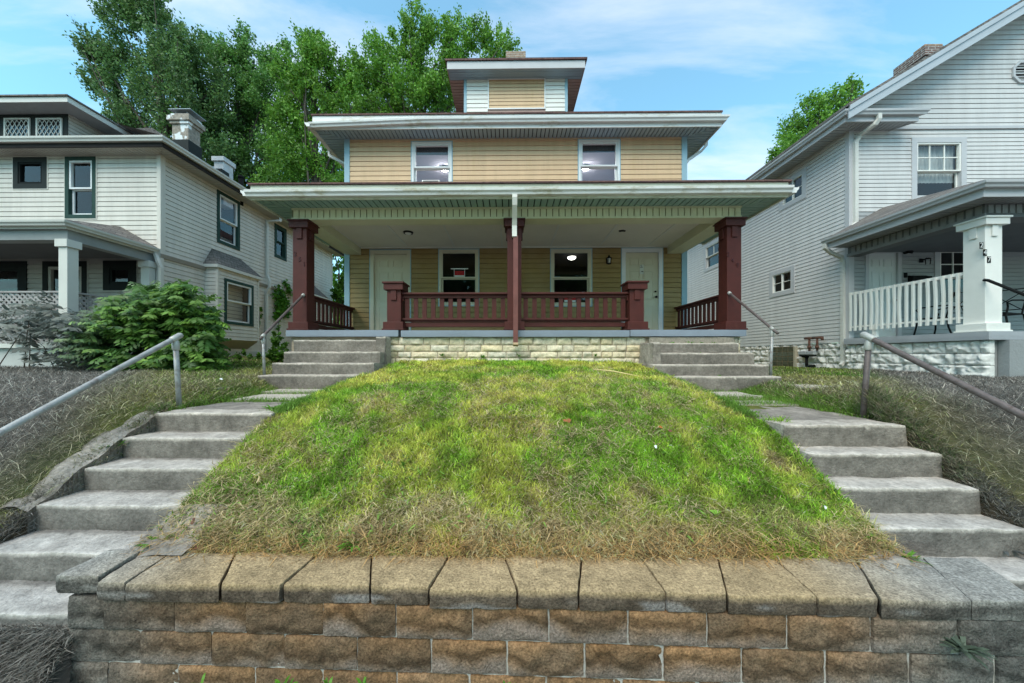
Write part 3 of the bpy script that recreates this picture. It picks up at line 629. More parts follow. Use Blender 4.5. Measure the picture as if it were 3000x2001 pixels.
# porch roof, soffit, fascia
PE = 5.93; PX0 = xx(741, PE); PX1 = xx(2302, PE)
def ribs_soffit(mb, x0, x1, y0, y1, z, step, axis, gap=.020, th=.022, x0b=None, x1b=None, neg=False):
    "soffit strips running away from the wall; trapezoid ends (x0b,x1b at y1)"
    x0b = x0 if x0b is None else x0b; x1b = x1 if x1b is None else x1b
    lo, hi = min(x0, x0b), max(x1, x1b); x = lo
    def lim(xv):   # y-range at xv inside the trapezoid
        a, b = y0, y1
        if x0b != x0 and xv < max(x0, x0b):
            t = (xv-x0)/(x0b-x0); yy = y0+(y1-y0)*t; 
            if x0b > x0: b = min(b, yy)
            else: a = max(a, yy)
        if x1b != x1 and xv > min(x1, x1b):
            t = (xv-x1)/(x1b-x1); yy = y0+(y1-y0)*t
            if x1b < x1: b = min(b, yy)
            else: a = max(a, yy)
        return a, b
    while x < hi-.01:
        xa, xb = x+gap/2, min(x+step, hi)-gap/2; (a0, b0), (a1, b1) = lim(xa), lim(xb)
        if b0 < a0: b0 = a0
        if b1 < a1: b1 = a1
        P = [(xa, a0), (xb, a1), (xb, b1), (xa, b0)]
        if neg: P = [(p_, -q) for p_, q in P]
        if axis: P = [(q, p_) for p_, q in P]
        mb.prism([(p_, q, z) for p_, q in P], (0, 0, th)); x += step
def soffit_ring(parent, x0, x1, y0, y1, wx0, wx1, wy0, z, m, step=.10, back=None):
    "front strip (y0..wy0) and both sides back to y1; mitred corners"
    mb = MB(); ribs_soffit(mb, x0, x1, y0, wy0, z, step, 0, x0b=wx0, x1b=wx1)
    ribs_soffit(mb, y0, y1, x0, wx0, z, step, 1, x0b=wy0, x1b=y1)
    ribs_soffit(mb, y0, y1, -x1, -wx1, z, step, 1, x0b=wy0, x1b=y1, neg=True)
    o = mb.build('soffit', m, parent); mb = MB(); mb.box(x0+.01, x1-.01, y0+.01, wy0, z+.024, z+.03); mb.box(x0+.01, wx0, wy0, y1, z+.024, z+.03); mb.box(wx1, x1-.01, wy0, y1, z+.024, z+.03)
    mb.build('soffit_groove', GRV, o); return o
BX0, BX1 = xx(857, YP), xx(2170, YP)
soffit_ring(house, PX0, PX1, PE, YF, BX0, BX1, YP+.02, SOF1, SOFG, .115)
FZ1 = zz(1500, 541, PE)
def fascia_ring(parent, x0, x1, y0, y1, z0, z1, m, t=.025):
    mb = MB(); mb.box(x0-t, x1+t, y0-t, y0, z0, z1); mb.box(x0-t, x0, y0, y1, z0, z1); mb.box(x1, x1+t, y0, y1, z0, z1); return mb.build('fascia', m, parent)
fascia_ring(house, PX0, PX1, PE, YF, SOF1-.03, FZ1, GUTG)
m = MB(); gz = zz(1500, 570, 5.82)+.01
gutter(m, (PX0-.05, PE-.026, gz-.01), (PX1+.03, PE-.026, gz+.01), (0, -1, 0), .12, .10); gutter(m, (PX0-.026, YF, gz), (PX0-.026, PE-.10, gz), (-1, 0, 0), .12, .10); gutter(m, (PX1+.026, YF, gz), (PX1+.026, PE-.10, gz), (1, 0, 0), .12, .10); pg = m.build('gutter', GUT, house)
def hip_roof(parent, x0, x1, y0, y1, z, slope, m, inset_back=True, th=.035, name='roof', apex=None):
    w_ = (x1-x0)/2; xm = (x0+x1)/2; h = w_*slope if apex is None else apex; d = h/slope
    mb = MB(); xl, xr = (xm, xm) if apex is None else (x0+d, x1-d); yb = y1-d if inset_back else y1
    A, B, C_, D = Vector((x0, y0, z)), Vector((x1, y0, z)), Vector((x1, y1, z)), Vector((x0, y1, z)); E = Vector((xl, y0+d, z+h)); E2 = Vector((xr, y0+d, z+h)); G = Vector((xl, yb, z+h)); G2 = Vector((xr, yb, z+h))
    up = Vector((0, 0, th))
    for q in ([A, B, E2, E], [A, E, G, D], [B, C_, G2, E2], [D, G, G2, C_], [E, E2, G2, G]):
        q2 = []
        for p in q:
            if not q2 or (p-q2[-1]).length > 1e-4: q2.append(p)
        if (q2[0]-q2[-1]).length < 1e-4: q2.pop()
        if len(q2) >= 3: mb.prism(q2, up)
    return mb.build(name, m, parent)
# porch roof: leans on the wall
m = MB(); rz = FZ1; d = YF-(PE-.05); hz = d*.33
A, B = Vector((PX0-.06, PE-.06, rz)), Vector((PX1+.06, PE-.06, rz)); T0, T1 = Vector((PX0+1.2, YF, rz+hz)), Vector((PX1-1.2, YF, rz+hz)); S0, S1 = Vector((PX0-.06, YF, rz)), Vector((PX1+.06, YF, rz))
up = Vector((0, 0, .03))
m.prism([A, B, T1, T0], up); m.prism([A, T0, S0], up); m.prism([B, S1, T1], up); m.build('porch_roof', SHIN, house)
# beam of the porch, boarded
BZ0, BZ1 = zz(1490, 642, YP), SOF1
m = MB(); m.box(BX0, BX1, YP, YP+.27, BZ0, BZ1); 
sx0, sx1 = BX0, BX1
m.box(BX0, BX0+.36, YP+.27, YF-.005, BZ0-.02, BZ1); m.box(BX1-.36, BX1, YP+.27, YF-.005, BZ0-.02, BZ1)
bm_ = m.build('porch_beam', BEAM, house)
m = MB(); m.box(BX0+.002, BX1-.002, YP-.004, YP-.0005, BZ0+.034, BZ1-.031); m.build('beam_backing', mat('brown_groove', (.20, .16, .08), .8), bm_)  # darker brown backing seen between the beam boards
m = MB(); x = BX0+.03
m.box(BX0-.01, BX1+.01, YP-.028, YP-.001, BZ1-.03, BZ1-.001); m.box(BX0-.01, BX1+.01, YP-.028, YP-.001, BZ0, BZ0+.035)
while x < BX1-.05: m.box(x, x+.098, YP-.022, YP-.005, BZ0+.036, BZ1-.032); x += .115
m.build('beam_boarding', BEAM, bm_)
CLZ = zz(1490, 724, YF)
m = MB(); m.box(BX0+.30, BX1-.30, YP+.2, YF-.016, CLZ, CLZ+.02); ce = m.build('porch_ceiling', CEIL, house)
m = MB()
for px in (1059, 1196, 1332, 1471, 1612, 1754, 1895): x = xx(px, YF); m.box(x-.02, x+.02, YP+.28, YF-.05, CLZ-.008, CLZ-.001)
m.box(BX0+.36, BX1-.36, YF-.05, YF-.016, CLZ-.03, CLZ-.001); m.build('ceiling_batten', mat('ceiling_batten_paint', (.68, .64, .55), .6), ce)
p = aZ(1196, 680, CLZ); 
m = MB(); m.tube([(p.x, p.y, CLZ-.001), (p.x, p.y, CLZ-.03)], [.11, .10], 20); cl = m.build('porch_ceiling_light', METD, house); m = MB(); m.tube([(p.x, p.y, CLZ-.031), (p.x, p.y, CLZ-.045)], [.07, .055], 16); m.build('lens', WHV, cl)
p = aZ(1823, 675, CLZ); m = MB(); m.tube([(p.x, p.y, CLZ-.001), (p.x, p.y, CLZ-.015)], .045, 10); m.box(p.x-.07, p.x-.03, p.y-.015, p.y+.015, CLZ-.03, CLZ-.001); m.box(p.x+.03, p.x+.065, p.y-.015, p.y+.015, CLZ-.026, CLZ-.001); m.build('ceiling_bracket', METD, house)
# wall lantern
p = aY(1783, 764, YF-.06); m = MB(); m.box(p.x-.045, p.x+.045, YF-.03, YF-.012, p.z-.06, p.z+.08); m.tube([(p.x, YF-.1, p.z+.13), (p.x, YF-.1, p.z+.075), (p.x, YF-.1, p.z+.055)], [.01, .035, .07], 8); m.tube([(p.x, YF-.1, p.z-.09), (p.x, YF-.1, p.z-.075)], [.045, .05], 8)
for a in range(6): m.beam((p.x+.06*math.cos(a*1.047), YF-.1+.06*math.sin(a*1.047), p.z+.055), (p.x+.045*math.cos(a*1.047), YF-.1+.045*math.sin(a*1.047), p.z-.075), .008, .008, (1, 0, 0))
m.beam((p.x, YF-.03, p.z+.1), (p.x, YF-.1, p.z+.13), .015, .015); wlan = m.build('wall_lantern', BLK, house); m = MB(); m.tube([(p.x, YF-.1, p.z-.07), (p.x, YF-.1, p.z+.045)], [.028, .034], 10); m.build('lantern_glass', WHV, wlan)
# slab and foundation
SX0, SX1 = xx(836, 6.25), xx(2188, 6.25); cr_ = [xx(1170, 6.25), xx(1846, 6.25)]
m = MB(); e = [SX0, cr_[0], cr_[1], SX1]
for k, (a, b) in enumerate(((SX0, cr_[0]-.02), (cr_[0]+.02, cr_[1]-.003), (cr_[1]+.003, SX1))):
    m.rough((a, 6.25, FLZ-.125-(.006 if k == 1 else 0)), (b, YF, FLZ-(.006 if k == 1 else 0)), .12, .012, .003, 5, seed=k, color=(.215, .245, .29))
m.c = None; m.build('porch_slab', SLAB, house, smooth=True)
fnd = MB(); FB = 1.45; fnd.box(SX0+.06, SX1-.06, 6.34, YF, FB, FLZ-.13); fn = fnd.build('foundation', MORT, house)
def stonework(parent, F, s0, s1, z0, z1, ch, wmin, wmax, m, colf, front_=.018, skip=None, gap=.008, seed0=0, name='stonework', seg=.03, dep=.08):
    mb = MB(); z = z0; r = 0; FN = F(0, 1, 0)-F(0, 0, 0); FU = F(1, 0, 0)-F(0, 0, 0)
    while z < z1-.02:
        zt = min(z+ch*random.uniform(.80, 1.12), z1); zt = z1 if z1-zt < ch*.4 else zt
        s = s0-random.uniform(0, wmax*.6)
        while s < s1:
            w_ = random.uniform(wmin, wmax); a = max(s, s0); b = min(s+w_, s1)
            if b-a > .04 and not (skip and skip(a, b, z, zt)):
                p = F(a+gap/2, 0, z+gap/2); q = F(b-gap/2, -dep, zt-gap/2); lo = Vector([min(p[k], q[k]) for k in range(3)]); hi = Vector([max(p[k], q[k]) for k in range(3)])
                sd_ = seed0+r*50+int(s*10); base = colf()
                mb.rough(lo, hi, seg, .012, .005, 8, seed=sd_ % 97, front=front_, fdir=tuple(FN), color=base)
            s += w_
        z = zt; r += 1
    return mb.build(name, m, parent, smooth=True)
def limecol(): b = random.choice((1, 1, 1.08, .92, .74))*random.uniform(.92, 1.06); y = random.random(); return (.63*b, (.565-.05*y)*b, (.45-.12*y)*b)
stonework(fn, front(6.335), xx(1132, 6.3), xx(1895, 6.3), FB, FLZ-.135, .142, .17, .5, STONE, limecol, .032, seg=.022)
stonework(fn, front(6.335), xx(2150, 6.3), SX1-.05, FB, FLZ-.135, .142, .1, .2, STONE, limecol, .02)
# upper eave
UE = 8.05; UX0, UX1 = xx(920, UE), xx(2109, UE)
soffit_ring(house, UX0, UX1, UE, 19.4, HX0-.03, HX1+.03, YF-.005, SOF2-.03, SOFB, .10)
FZ2 = zz(1500, 337, UE)
fascia_ring(house, UX0, UX1, UE, 19.5, SOF2-.06, FZ2, GUT)
m = MB(); z0 = zz(1500, 357, 7.95); zl = zz(896, 373, 7.95); xm_ = xx(1250, 7.95)
gutter(m, (UX0-.05, UE-.026, z0-.09), (xm_, UE-.026, z0), (0, -1, 0), .12, .10, 0, 0); gutter(m, (xm_, UE-.026, z0), (UX1+.03, UE-.026, z0), (0, -1, 0), .12, .10, 0, 1)
gutter(m, (UX0-.026, 19.4, z0), (UX0-.026, UE-.14, z0-.09), (-1, 0, 0)); gutter(m, (UX1+.026, 19.4, z0), (UX1+.026, UE-.0, z0), (1, 0, 0), .12, .10, 0, .9); m.build('gutter', GUT, house)
hip_roof(house, UX0-.05, UX1+.04, UE-.05, 19.6, FZ2, .6, SHIN)
# upper right downspout
z_ = z0
m = MB(); a = aY(2075, 393, 8.9); xw = HX1+.09
m.rbar([(UX1+.08, 8.75, z_), (UX1+.08, 8.75, z_-.10), (UX1-.04, 8.73, z_-.24), (xw+.10, 8.65, z_-.52), (xw, 8.62, z_-.66), (xw, 8.62, z_-.8), (xw, 8.62, 4.9)], .075, .06, (0, 1, 0)); m.build('downspout', GUT, house)
m = MB(); p = (UX0-.08, 8.9, z_-.05); m.rbar([p, (p[0], p[1], z_-.2), (HX0-.12, p[1], z_-.5), (HX0-.06, p[1], z_-.62), (HX0-.06, p[1], 5)], .075, .06, (0, 1, 0)); m.build('downspout', GUT, house)
# dormer
DY = 9.6; DX0, DX1 = xx(1363, DY), xx(1659, DY); DZT = zz(1500, 231, DY); FD = front(DY)
dm_x0, dm_x1 = xx(1429, DY), xx(1598, DY); dzb = zz(1500, 319, DY)
m = MB(); siding(m, FD, DX0, DX1, 8.0, DZT, .121, [(dm_x0, dm_x1, 0, 20)]); m.fbox(FD, DX0+.03, DX1-.03, -.05, -.02, 8, DZT); dorm = m.build('dormer', WHV, house)
for q_, x_ in ((sideR, DX1), (sideL, DX0)): m = MB(); siding(m, q_(x_), DY, 13, 8, DZT); m.build('dormer_side_wall', WHV, dorm)
m = MB(); siding(m, FD, dm_x0+.03, dm_x1-.03, dzb, DZT-.03, .10); m.build('tan_panel', TAN, dorm)
m = MB(); ring(m, FD, dm_x0, dm_x1, dzb-.03, DZT, .035, -.02, .038); m.build('panel_trim', WHITE, dorm)
m = MB(); m.fbox(FD, dm_x0, dm_x1, -.02, .012, 8.0, dzb-.032); m.build('flashing', SOFP, dorm)
m = MB(); m.box(DX0-.035, DX0+.04, DY-.028, DY+.05, 8, DZT); m.box(DX1-.04, DX1+.035, DY-.028, DY+.05, 8, DZT); m.build('dormer_corner_trim', BLUE, dorm, split=1)
EY = 9.24; EX0, EX1 = xx(1310, EY), xx(1714, EY); DSZ = zz(1500, 201.6, EY)
m = MB()
for k in range(4): m.box(EX0+.02, EX1-.02, EY+.01+k*.09, EY+.092+k*.09, DSZ-.002*(k % 2), DSZ+.014)
m.build('dormer_soffit', SOFB, dorm)
for q_ in ((EX0+.015, DX0), (DX1, EX1-.015)): m = MB(); ribs_soffit(m, EY+.37, 13, *q_, DSZ, .11, 1); m.build('dormer_side_soffit', SOFP, dorm)
dft = zz(1500, 180, EY)
m = MB(); m.box(EX0, EX1, EY-.025, EY, DSZ-.01, dft); m.build('dormer_fascia', RTR, dorm)
m = MB(); m.box(EX0-.0, EX0+.02, EY+.001, 13, DSZ-.01, dft); m.box(EX1-.02, EX1, EY+.001, 13, DSZ-.01, dft); m.build('dormer_side_fascia', SOFP, dorm, split=1)
hip_roof(dorm, EX0-.05, EX1+.05, EY-.06, 13.6, dft, .35, SHIN, th=.05, name='dormer_roof')
# chimney
cp = aY(1483, 153, 11.6); cq = aY(1539, 153, 11.6); m = MB(); m.box(cp.x+.03, cq.x-.03, 11.6, 12.25, 8.6, cp.z-.22); m.box(cp.x-.01, cq.x+.01, 11.56, 12.29, cp.z-.22, cp.z); ch = m.build('chimney', BRICKT, house)
m = MB(); m.box(cp.x+.13, cq.x-.13, 11.7, 12.1, cp.z+.001, cp.z+.10); m.build('chimney_pot', CLAY, ch, bevel=.01)
# twigs above the roof: a thin antenna-like sapling tip
# posts and pedestals
def post(xc, yc, wbody, z0, z1, m, parent, cap=.06, tabs=True, name='porch_post', base=.055, wcap=None, tabh=.2, taper=0):
    mb = MB(); h = wbody/2
    mb.box(xc-h, xc+h, yc-h, yc+h, z0+.14, z1-.13); o = mb.build(name, m, parent, bevel=.006)
    mb = MB(); c = h+cap; mb.box(xc-c+.012, xc+c-.012, yc-c+.012, yc+c-.012, z1-.15, z1-.035); mb.box(xc-c-.01, xc+c+.01, yc-c-.01, yc+c+.01, z1-.035, z1-.002); mb.build('post_cap', m, o, bevel=.005)
    mb = MB(); b = h+base; mb.box(xc-b, xc+b, yc-b, yc+b, z0+.03, z0+.155); mb.box(xc-b-.018, xc+b+.018, yc-b-.018, yc+b+.018, z0+.002, z0+.03); mb.build('post_base', m, o, bevel=.006)
    if tabs:
        mb = MB(); t = .05
        mb.box(xc-t, xc+t, yc-h-.025, yc-h-.001, z1-.15-tabh, z1-.151); mb.box(xc-h-.025, xc-h-.001, yc-t, yc+t, z1-.15-tabh, z1-.151); mb.box(xc+h+.001, xc+h+.025, yc-t, yc+t, z1-.15-tabh, z1-.151); mb.build('post_bracket', m, o, bevel=.004, split=1)
    return o
pyc = YP+.13; PXC = [xx(878, YP), xx(1507, YP), xx(2151, YP)]
posts = [post(x, pyc, .262, FLZ-.004, BZ0, MAR, house) for x in PXC]
pedz = zz(1155, 824, YP-.06); PED = [xx(1154, YP), xx(1866, YP)]
for x in PED: post(x, pyc, .262, FLZ-.004, pedz, MAR, house, name='rail_pedestal', tabh=.19)
# front railings
def railing(p0, p1, nb, parent, m, zt0, zt1, zl0, zl1, zb0, zb1, bw=.083, depth=.05):
    "between two plan points; top rail zt0..zt1, lower rail zl0..zl1, bottom board zb0..zb1"
    a = Vector(p0); b = Vector(p1); d = (b-a); Ln = d.length; u = d/Ln
    mb = MB()
    def bar(z0, z1, w_): mb.beam((a.x, a.y, (z0+z1)/2), (b.x, b.y, (z0+z1)/2), w_, z1-z0)
    bar(zt1-.035, zt1, .16); bar(zt0, zt1-.036, .06); bar(zl1-.035, zl1, .12); bar(zl0, zl1-.036, .07); bar(zb0, zb1, .035); o = mb.build('railing', m, parent, bevel=.004)
    for k in range(nb):
        s = (k+.5)/nb; c = a+u*Ln*s; q = MB(); q.beam((c.x-u.x*bw/2, c.y-u.y*bw/2, (zt0+zl1)/2), (c.x+u.x*bw/2, c.y+u.y*bw/2, (zt0+zl1)/2), .022, zt0-zl1-.002); q.build('baluster', m, o)
    return o
RZ = [zz(1300, y, YP+.06) for y in (872, 857, 942, 932, 957, 944)]
yr = YP+.12
railing((PED[0]+.132, yr), (PXC[1]-.132, yr), 12, house, MAR, *RZ); railing((PXC[1]+.132, yr), (PED[1]-.132, yr), 12, house, MAR, *RZ)
for x in (PXC[0], PXC[2]): railing((x, yr+.14), (x, YF-.02), 12, house, MAR, *RZ)
# front downspout over the middle post
xd = xx(1507, 6.0)+.004
m = MB(); m.rbar([(xd, 5.86, gz+.05), (xd, 5.86, gz-.04), (xd, 5.90, gz-.14), (xd, 6.08, gz-.32), (xd, 6.14, gz-.42), (xd, 6.14, gz-.62)], .085, .07, (1, 0, 0)); ds = m.build('downspout', WHV, house)
m = MB(); m.rbar([(xd+.02, 6.15, gz-.60), (xd+.02, 6.15, zz(1511, 1006, 6.15))], .085, .062, (1, 0, 0)); ds2 = m.build('downspout', COPPER, house)
m = MB(); m.rbar([(xd+.02, 6.15, zz(1511, 1006, 6.15)+.004), (xd+.02, 6.13, zz(1511, 1012, 6.15))], .09, .066, (1, 0, 0)); m.build('outlet', mat('tan_metal', (.40, .27, .15), .5), ds2)
# house numbers on the porch posts
def number(txt, pts, Y, size, m, parent, th=.004, name='house_number', rot=0):
    for ch_, (px, py) in zip(txt, pts):
        cu = bpy.data.curves.new(name, 'FONT'); cu.body = ch_; cu.size = size; cu.extrude = th; cu.align_x = 'CENTER'; cu.align_y = 'CENTER'; cu.offset = .002
        o = bpy.data.objects.new(name, cu); p = aY(px, py, Y-th); 
        tmp = o; col.objects.link(o); dg = bpy.context.evaluated_depsgraph_get(); me = bpy.data.meshes.new_from_object(o.evaluated_get(dg)); bpy.data.objects.remove(o); 
        me.transform(Matrix.Rotation(R(90), 4, 'X')); me.transform(Matrix.Translation(p-OFF[parent])); me.materials.clear()
        link(name, me, m, parent, None)
NUM = mat('dark_red_metal', (.055, .012, .012), .4, .1, 9)
number('251', [(864+.5, 744), (877.5, 760), (891, 774)], YP-.002, .115, NUM, posts[0]); number('249', [(2133, 745), (2146, 762), (2161, 777)], YP-.002, .115, NUM, posts[2])

# ------------------------------------------------------------------ porch steps
def porch_steps(label, pxs, Ys, tops, base, seed, side_block):
    s_ = thing('porch_steps', ((pxs[0][0]+pxs[0][1])/2, 5.6, base), label, 'steps', 'steps up to the porch')
    for k, (y, z) in enumerate(zip(Ys, tops)):
        a, b = pxs[k]; m = MB(); step_block(m, a, b, y, 6.32+(0 if k else 0), (tops[k+1] if k < 3 else base)-.05, z, .15, seed+k, .008); m.build('step', CONC, s_, smooth=True)
    return s_
Ys = [6.10, 5.82, 5.53, 5.22]; tops = [zz(1490, 995.5, 6.1), zz(1490, 1030.5, 5.82), zz(1490, 1064, 5.53), zz(1490, 1099.5, 5.22)]
ps = porch_steps('intact grey concrete steps to the left porch door', [(xx(860, 6.1), xx(1112, 6.1)), (xx(831, 5.82), xx(1114, 5.82)), (xx(795, 5.53), xx(1096, 5.53)), (xx(754, 5.22), xx(1082, 5.22))], Ys, tops, 1.14, 40, 0)
m = MB(); step_block(m, xx(1105, 6.1), xx(1128, 6.1)+.04, 6.02, 6.33, 1.4, FLZ-.14, .1, 77, .012); m.build('cheek_block', CONC, ps, smooth=True)
tops2 = [zz(1490, 1005, 6.1), zz(1490, 1034, 5.82), zz(1490, 1068, 5.5), zz(1490, 1103, 5.2)]; Ys2 = [6.08, 5.78, 5.47, 5.18]
ps2 = porch_steps('crumbling grey concrete steps with weeds to the right porch door', [(xx(1905, 6.1), xx(2163, 6.1)), (xx(1906, 5.8), xx(2208, 5.8)), (xx(1912, 5.5), xx(2250, 5.5)), (xx(1940, 5.2), xx(2287, 5.2))], Ys2, tops2, 1.14, 60, 0)
m = MB(); step_block(m, xx(1885, 6.1), xx(1908, 6.1), 5.7, 6.3, 1.35, tops2[0]-.004, .1, 78, .018); m.build('cheek_block', CONC, ps2, smooth=True)
m = MB(); m.rough((xx(1900, 6.3), 6.27, tops2[0]-.1), (xx(2148, 6.3), 6.34, FLZ-.135), .05, .01, .006, 6, color=(.27, .235, .19)); m.build('sill_block', CONC, ps2, smooth=True)

# ------------------------------------------------------------------ handrails
def handrail(label, pts, posts_, r, m, mp=PIPE, grp='pipe handrails'):
    b = Vector(posts_[0][0]); h = thing('handrail', b, label, 'handrail', grp)
    q = MB(); q.tube(pts, r, 14); q.build('rail', m, h, smooth=True)
    for a, c in posts_:
        q = MB(); q.tube([a, c], r*.95, 14); pp = q.build('post', mp, h, smooth=True); a = Vector(a); c = Vector(c); d = (c-a).normalized()
        q = MB(); q.tube([c-d*.10, c-d*.09, c-d*.03, c-d*.01, c+d*.012], [r*1.15, r*1.35, r*1.35, r*1.15, r*.8], 14); q.build('fitting', FIT, pp, smooth=True)
    return h
XL = xx(514, 3.62)
pT = aY(514, 990, 3.62); pB = Vector((xx(527, 3.66), 3.66, gh(xx(527, 3.66), 3.66)-.08)); r0 = aX(0, 1268, pT.x+.01)
dirr = (r0-pT).normalized(); handrail('long weathered galvanised pipe handrail beside the left street stair', [pT-dirr*.04, pT, r0, r0+dirr*.45], [(pB, pT-Vector((0, 0, .03))), (r0+dirr*.4-Vector((0, 0, 1.0)), r0+dirr*.4-Vector((0, 0, .03)))], .025, PIPE)
q = MB(); q.tube([pT-dirr*.075, pT-dirr*.06, pT+dirr*.04, pT+dirr*.055], [.024, .032, .032, .026], 14); q.build('rail_fitting', FIT, bpy.data.objects['handrail'], smooth=True)
pT = aY(2546, 988, 3.42); pB = Vector((xx(2526, 3.45), 3.45, gh(xx(2526, 3.45), 3.45)-.08)); r0 = aX(3000, 1219, pT.x+.01); dirr = (r0-pT).normalized()
h2 = handrail('long rusty pipe handrail on a leaning dark post beside the right street stair', [pT-dirr*.04, pT, r0, r0+dirr*.45], [(pB, pT-Vector((0, 0, .03))), (r0+dirr*.4-Vector((0, 0, 1.0)), r0+dirr*.4-Vector((0, 0, .03)))], .025, PIPER, PIPER)
q = MB(); q.tube([pT-dirr*.075, pT-dirr*.06, pT+dirr*.04, pT+dirr*.055], [.024, .032, .032, .026], 14); q.build('rail_fitting', FIT, h2, smooth=True)
a = aY(890, 863, YP-.01); c = aX(771, 984, a.x-.0); c = aY(771, 984, 5.42); b = Vector((xx(775, 5.45), 5.45, gh(xx(775, 5.45), 5.45)-.05)); dd = (c-a).normalized()
hl = handrail('short dull purple pipe handrail running down from the left porch post', [a, c, c+dd*.06+dd*.02], [(b, c-Vector((0, 0, .02)))], .021, PIPER)
q = MB(); q.tube([c-dd*.03, c+dd*.03], .028, 14); q.build('rail_fitting', FIT, hl, smooth=True); q = MB(); q.tube([a-dd*.0, a+dd*.05], .029, 14); q.build('rail_fitting', FIT, hl, smooth=True)
a = aY(2135, 857, YP-.01); c = aY(2262, 963, 5.47); b = Vector((xx(2257, 5.5), 5.5, gh(xx(2257, 5.5), 5.5)-.05)); dd = (c-a).normalized()
hr = handrail('short rusty pipe handrail running down from the right porch post of the duplex', [a, c, c+dd*.13], [(b, c-Vector((0, 0, .02)))], .021, PIPER)
q = MB(); q.tube([c-dd*.03, c+dd*.03], .028, 14); q.build('rail_fitting', FIT, hr, smooth=True); q = MB(); q.tube([a-dd*.0, a+dd*.05], .029, 14); q.build('rail_fitting', FIT, hr, smooth=True)

# ------------------------------------------------------------------ small things at the duplex
xa_, xb_ = xx(1237, YF-.2), xx(1289, YF-.2); zt = zz(1263, 527, YF-.25)
ac = thing('air_conditioner', ((xa_+xb_)/2, YF-.2, zt-.3), 'white window air conditioner with dark grille in the upper left window', 'air conditioner')
m = MB(); m.box(xa_, xb_, YF-.25, YF+.05, zt-.34, zt); m.build('case', WHV, ac, bevel=.008)
m = MB()
for k in range(9): m.box(xa_+.03, xb_-.03, YF-.262, YF-.251, zt-.035-k*.022, zt-.021-k*.022)
m.build('grille', mat('grey_grille', (.2, .2, .2), .5), ac)
m = MB(); m.box(ul[0]+.1, xa_-.004, YF-.02, YF-.002, zt-.34, zt-.02); m.box(xb_+.004, ul[1]-.1, YF-.02, YF-.002, zt-.34, zt-.02); m.build('side_panel', mat('yellow_foam', (.5, .4, .12), .8), ac)
def txt(body, size, p, m, parent, th=.0006, w=None):
    cu = bpy.data.curves.new('t', 'FONT'); cu.body = body; cu.size = size; cu.extrude = th; cu.align_x = 'CENTER'; cu.align_y = 'CENTER'
    o = bpy.data.objects.new('t', cu); col.objects.link(o); dg = bpy.context.evaluated_depsgraph_get(); me = bpy.data.meshes.new_from_object(o.evaluated_get(dg)); bpy.data.objects.remove(o)
    me.transform(Matrix.Rotation(R(90), 4, 'X')); me.transform(Matrix.Translation(Vector(p)-OFF[parent])); me.materials.clear(); return link('lettering', me, m, parent, None)
RED = mat('sign_red', (.45, .01, .012), .5, 0); SBLK = mat('sign_black', (.01, .01, .01), .5, 0); SWHT = mat('sign_white', (.75, .75, .75), .5, 0)
def win_sign(label, px0, px1, py0, py1, Y, rail=True):
    x0, x1, z0, z1 = xx(px0, Y), xx(px1, Y), zz((px0+px1)/2, py1, Y), zz((px0+px1)/2, py0, Y)
    s_ = thing('window_sign', ((x0+x1)/2, Y, z0), label, 'sign')
    m = MB(); m.box(x0, x1, Y, Y+.004, z0, z1); m.build('sign_board', SBLK, s_)
    m = MB(); e = (x1-x0)*.04; m.box(x0+e, x1-e, Y-.002, Y-.0005, z0+(z1-z0)*.30, z1-e); m.build('red_panel', RED, s_); m = MB(); m.box(x0+e, x1-e, Y-.002, Y-.0005, z0+e, z0+(z1-z0)*.27); m.build('white_panel', SWHT, s_)
    if rail:
        m = MB(); m.box(x0-.09, x1+.09, Y-.006, Y+.008, z1+.035, z1+.06); m.box(x0-.01, x0+.002, Y-.004, Y+.008, z0, z1+.034); m.box(x1-.002, x1+.01, Y-.004, Y+.008, z0, z1+.034); m.build('hanger', SWHT, s_)
win_sign('small red white and black sign hanging in the lower left window', 1331, 1361, 793, 812, YF+.005)
win_sign('red and white sign at the bottom of the lower right window, behind the railing', 1652, 1688, 862, 886, YF+.045, False)
p = aY(1879.5, 775+.0, YF+.018); nt_ = MB(); pw = .047; x0 = p.x; za, zb = zz(1879, 803, YF), zz(1879, 775, YF)
nt_.box(x0-pw, x0+pw, YF+.006, YF+.008, za, zb); pn = nt_.build('paper_notice', mat('notice_paper', (.62, .62, .55), .7, .05), None); tag(pn, 'narrow printed paper notice stuck on the right porch door', 'notice')
m = MB()
for k in range(3): m.box(x0-pw*.8+.05*(k % 2)*.3, x0+pw*(.1+.2*k), YF+.0035, YF+.005, zb-.02-.028*k, zb-.010-.028*k)
m.box(x0-pw*.3, x0+pw*.75, YF+.0035, YF+.005, za+.055, za+.075); m.build('print', SBLK, pn)

# ================================================================== left house
YL = 8.8; XW = xx(470, YL); FL = front(YL); FS = sideR(XW)
lh = thing('neighbour_house', (XW-3, 9.5, 1.5), 'ivory sided two storey house with green window frames and a lattice porch, on the left', 'house')
LG = aY(476, 397, 8.32); LSZ = zz(470, 455.5, YL); LEX = LG.x-.12
LB = zz(470, 744, YL); LEFT = -16.5
def WL(px0, px1, py0, py1): return (xx(px0, YL), xx(px1, YL), zz((px0+px1)/2, py1, YL), zz((px0+px1)/2, py0, YL))
u1 = WL(42, 141, 462, 554); u2 = WL(193.5, 284, 460, 641)
g1 = WL(-70, 82, 766, 900); g2 = WL(128, 258, 766, 1035); g3 = WL(305, 403, 764, 851)
def WS(px0, px1, pya, pyb):   # window on the side wall: px0 near edge, heights read at the near edge
    a = aX(px0, pya, XW); b = aX(px1, 900, XW); c = aX(px0, pyb, XW); return (a.y, b.y, c.z, a.z)
s1 = WS(634, 701, 554, 709); s2 = WS(803, 838, 653, 752)
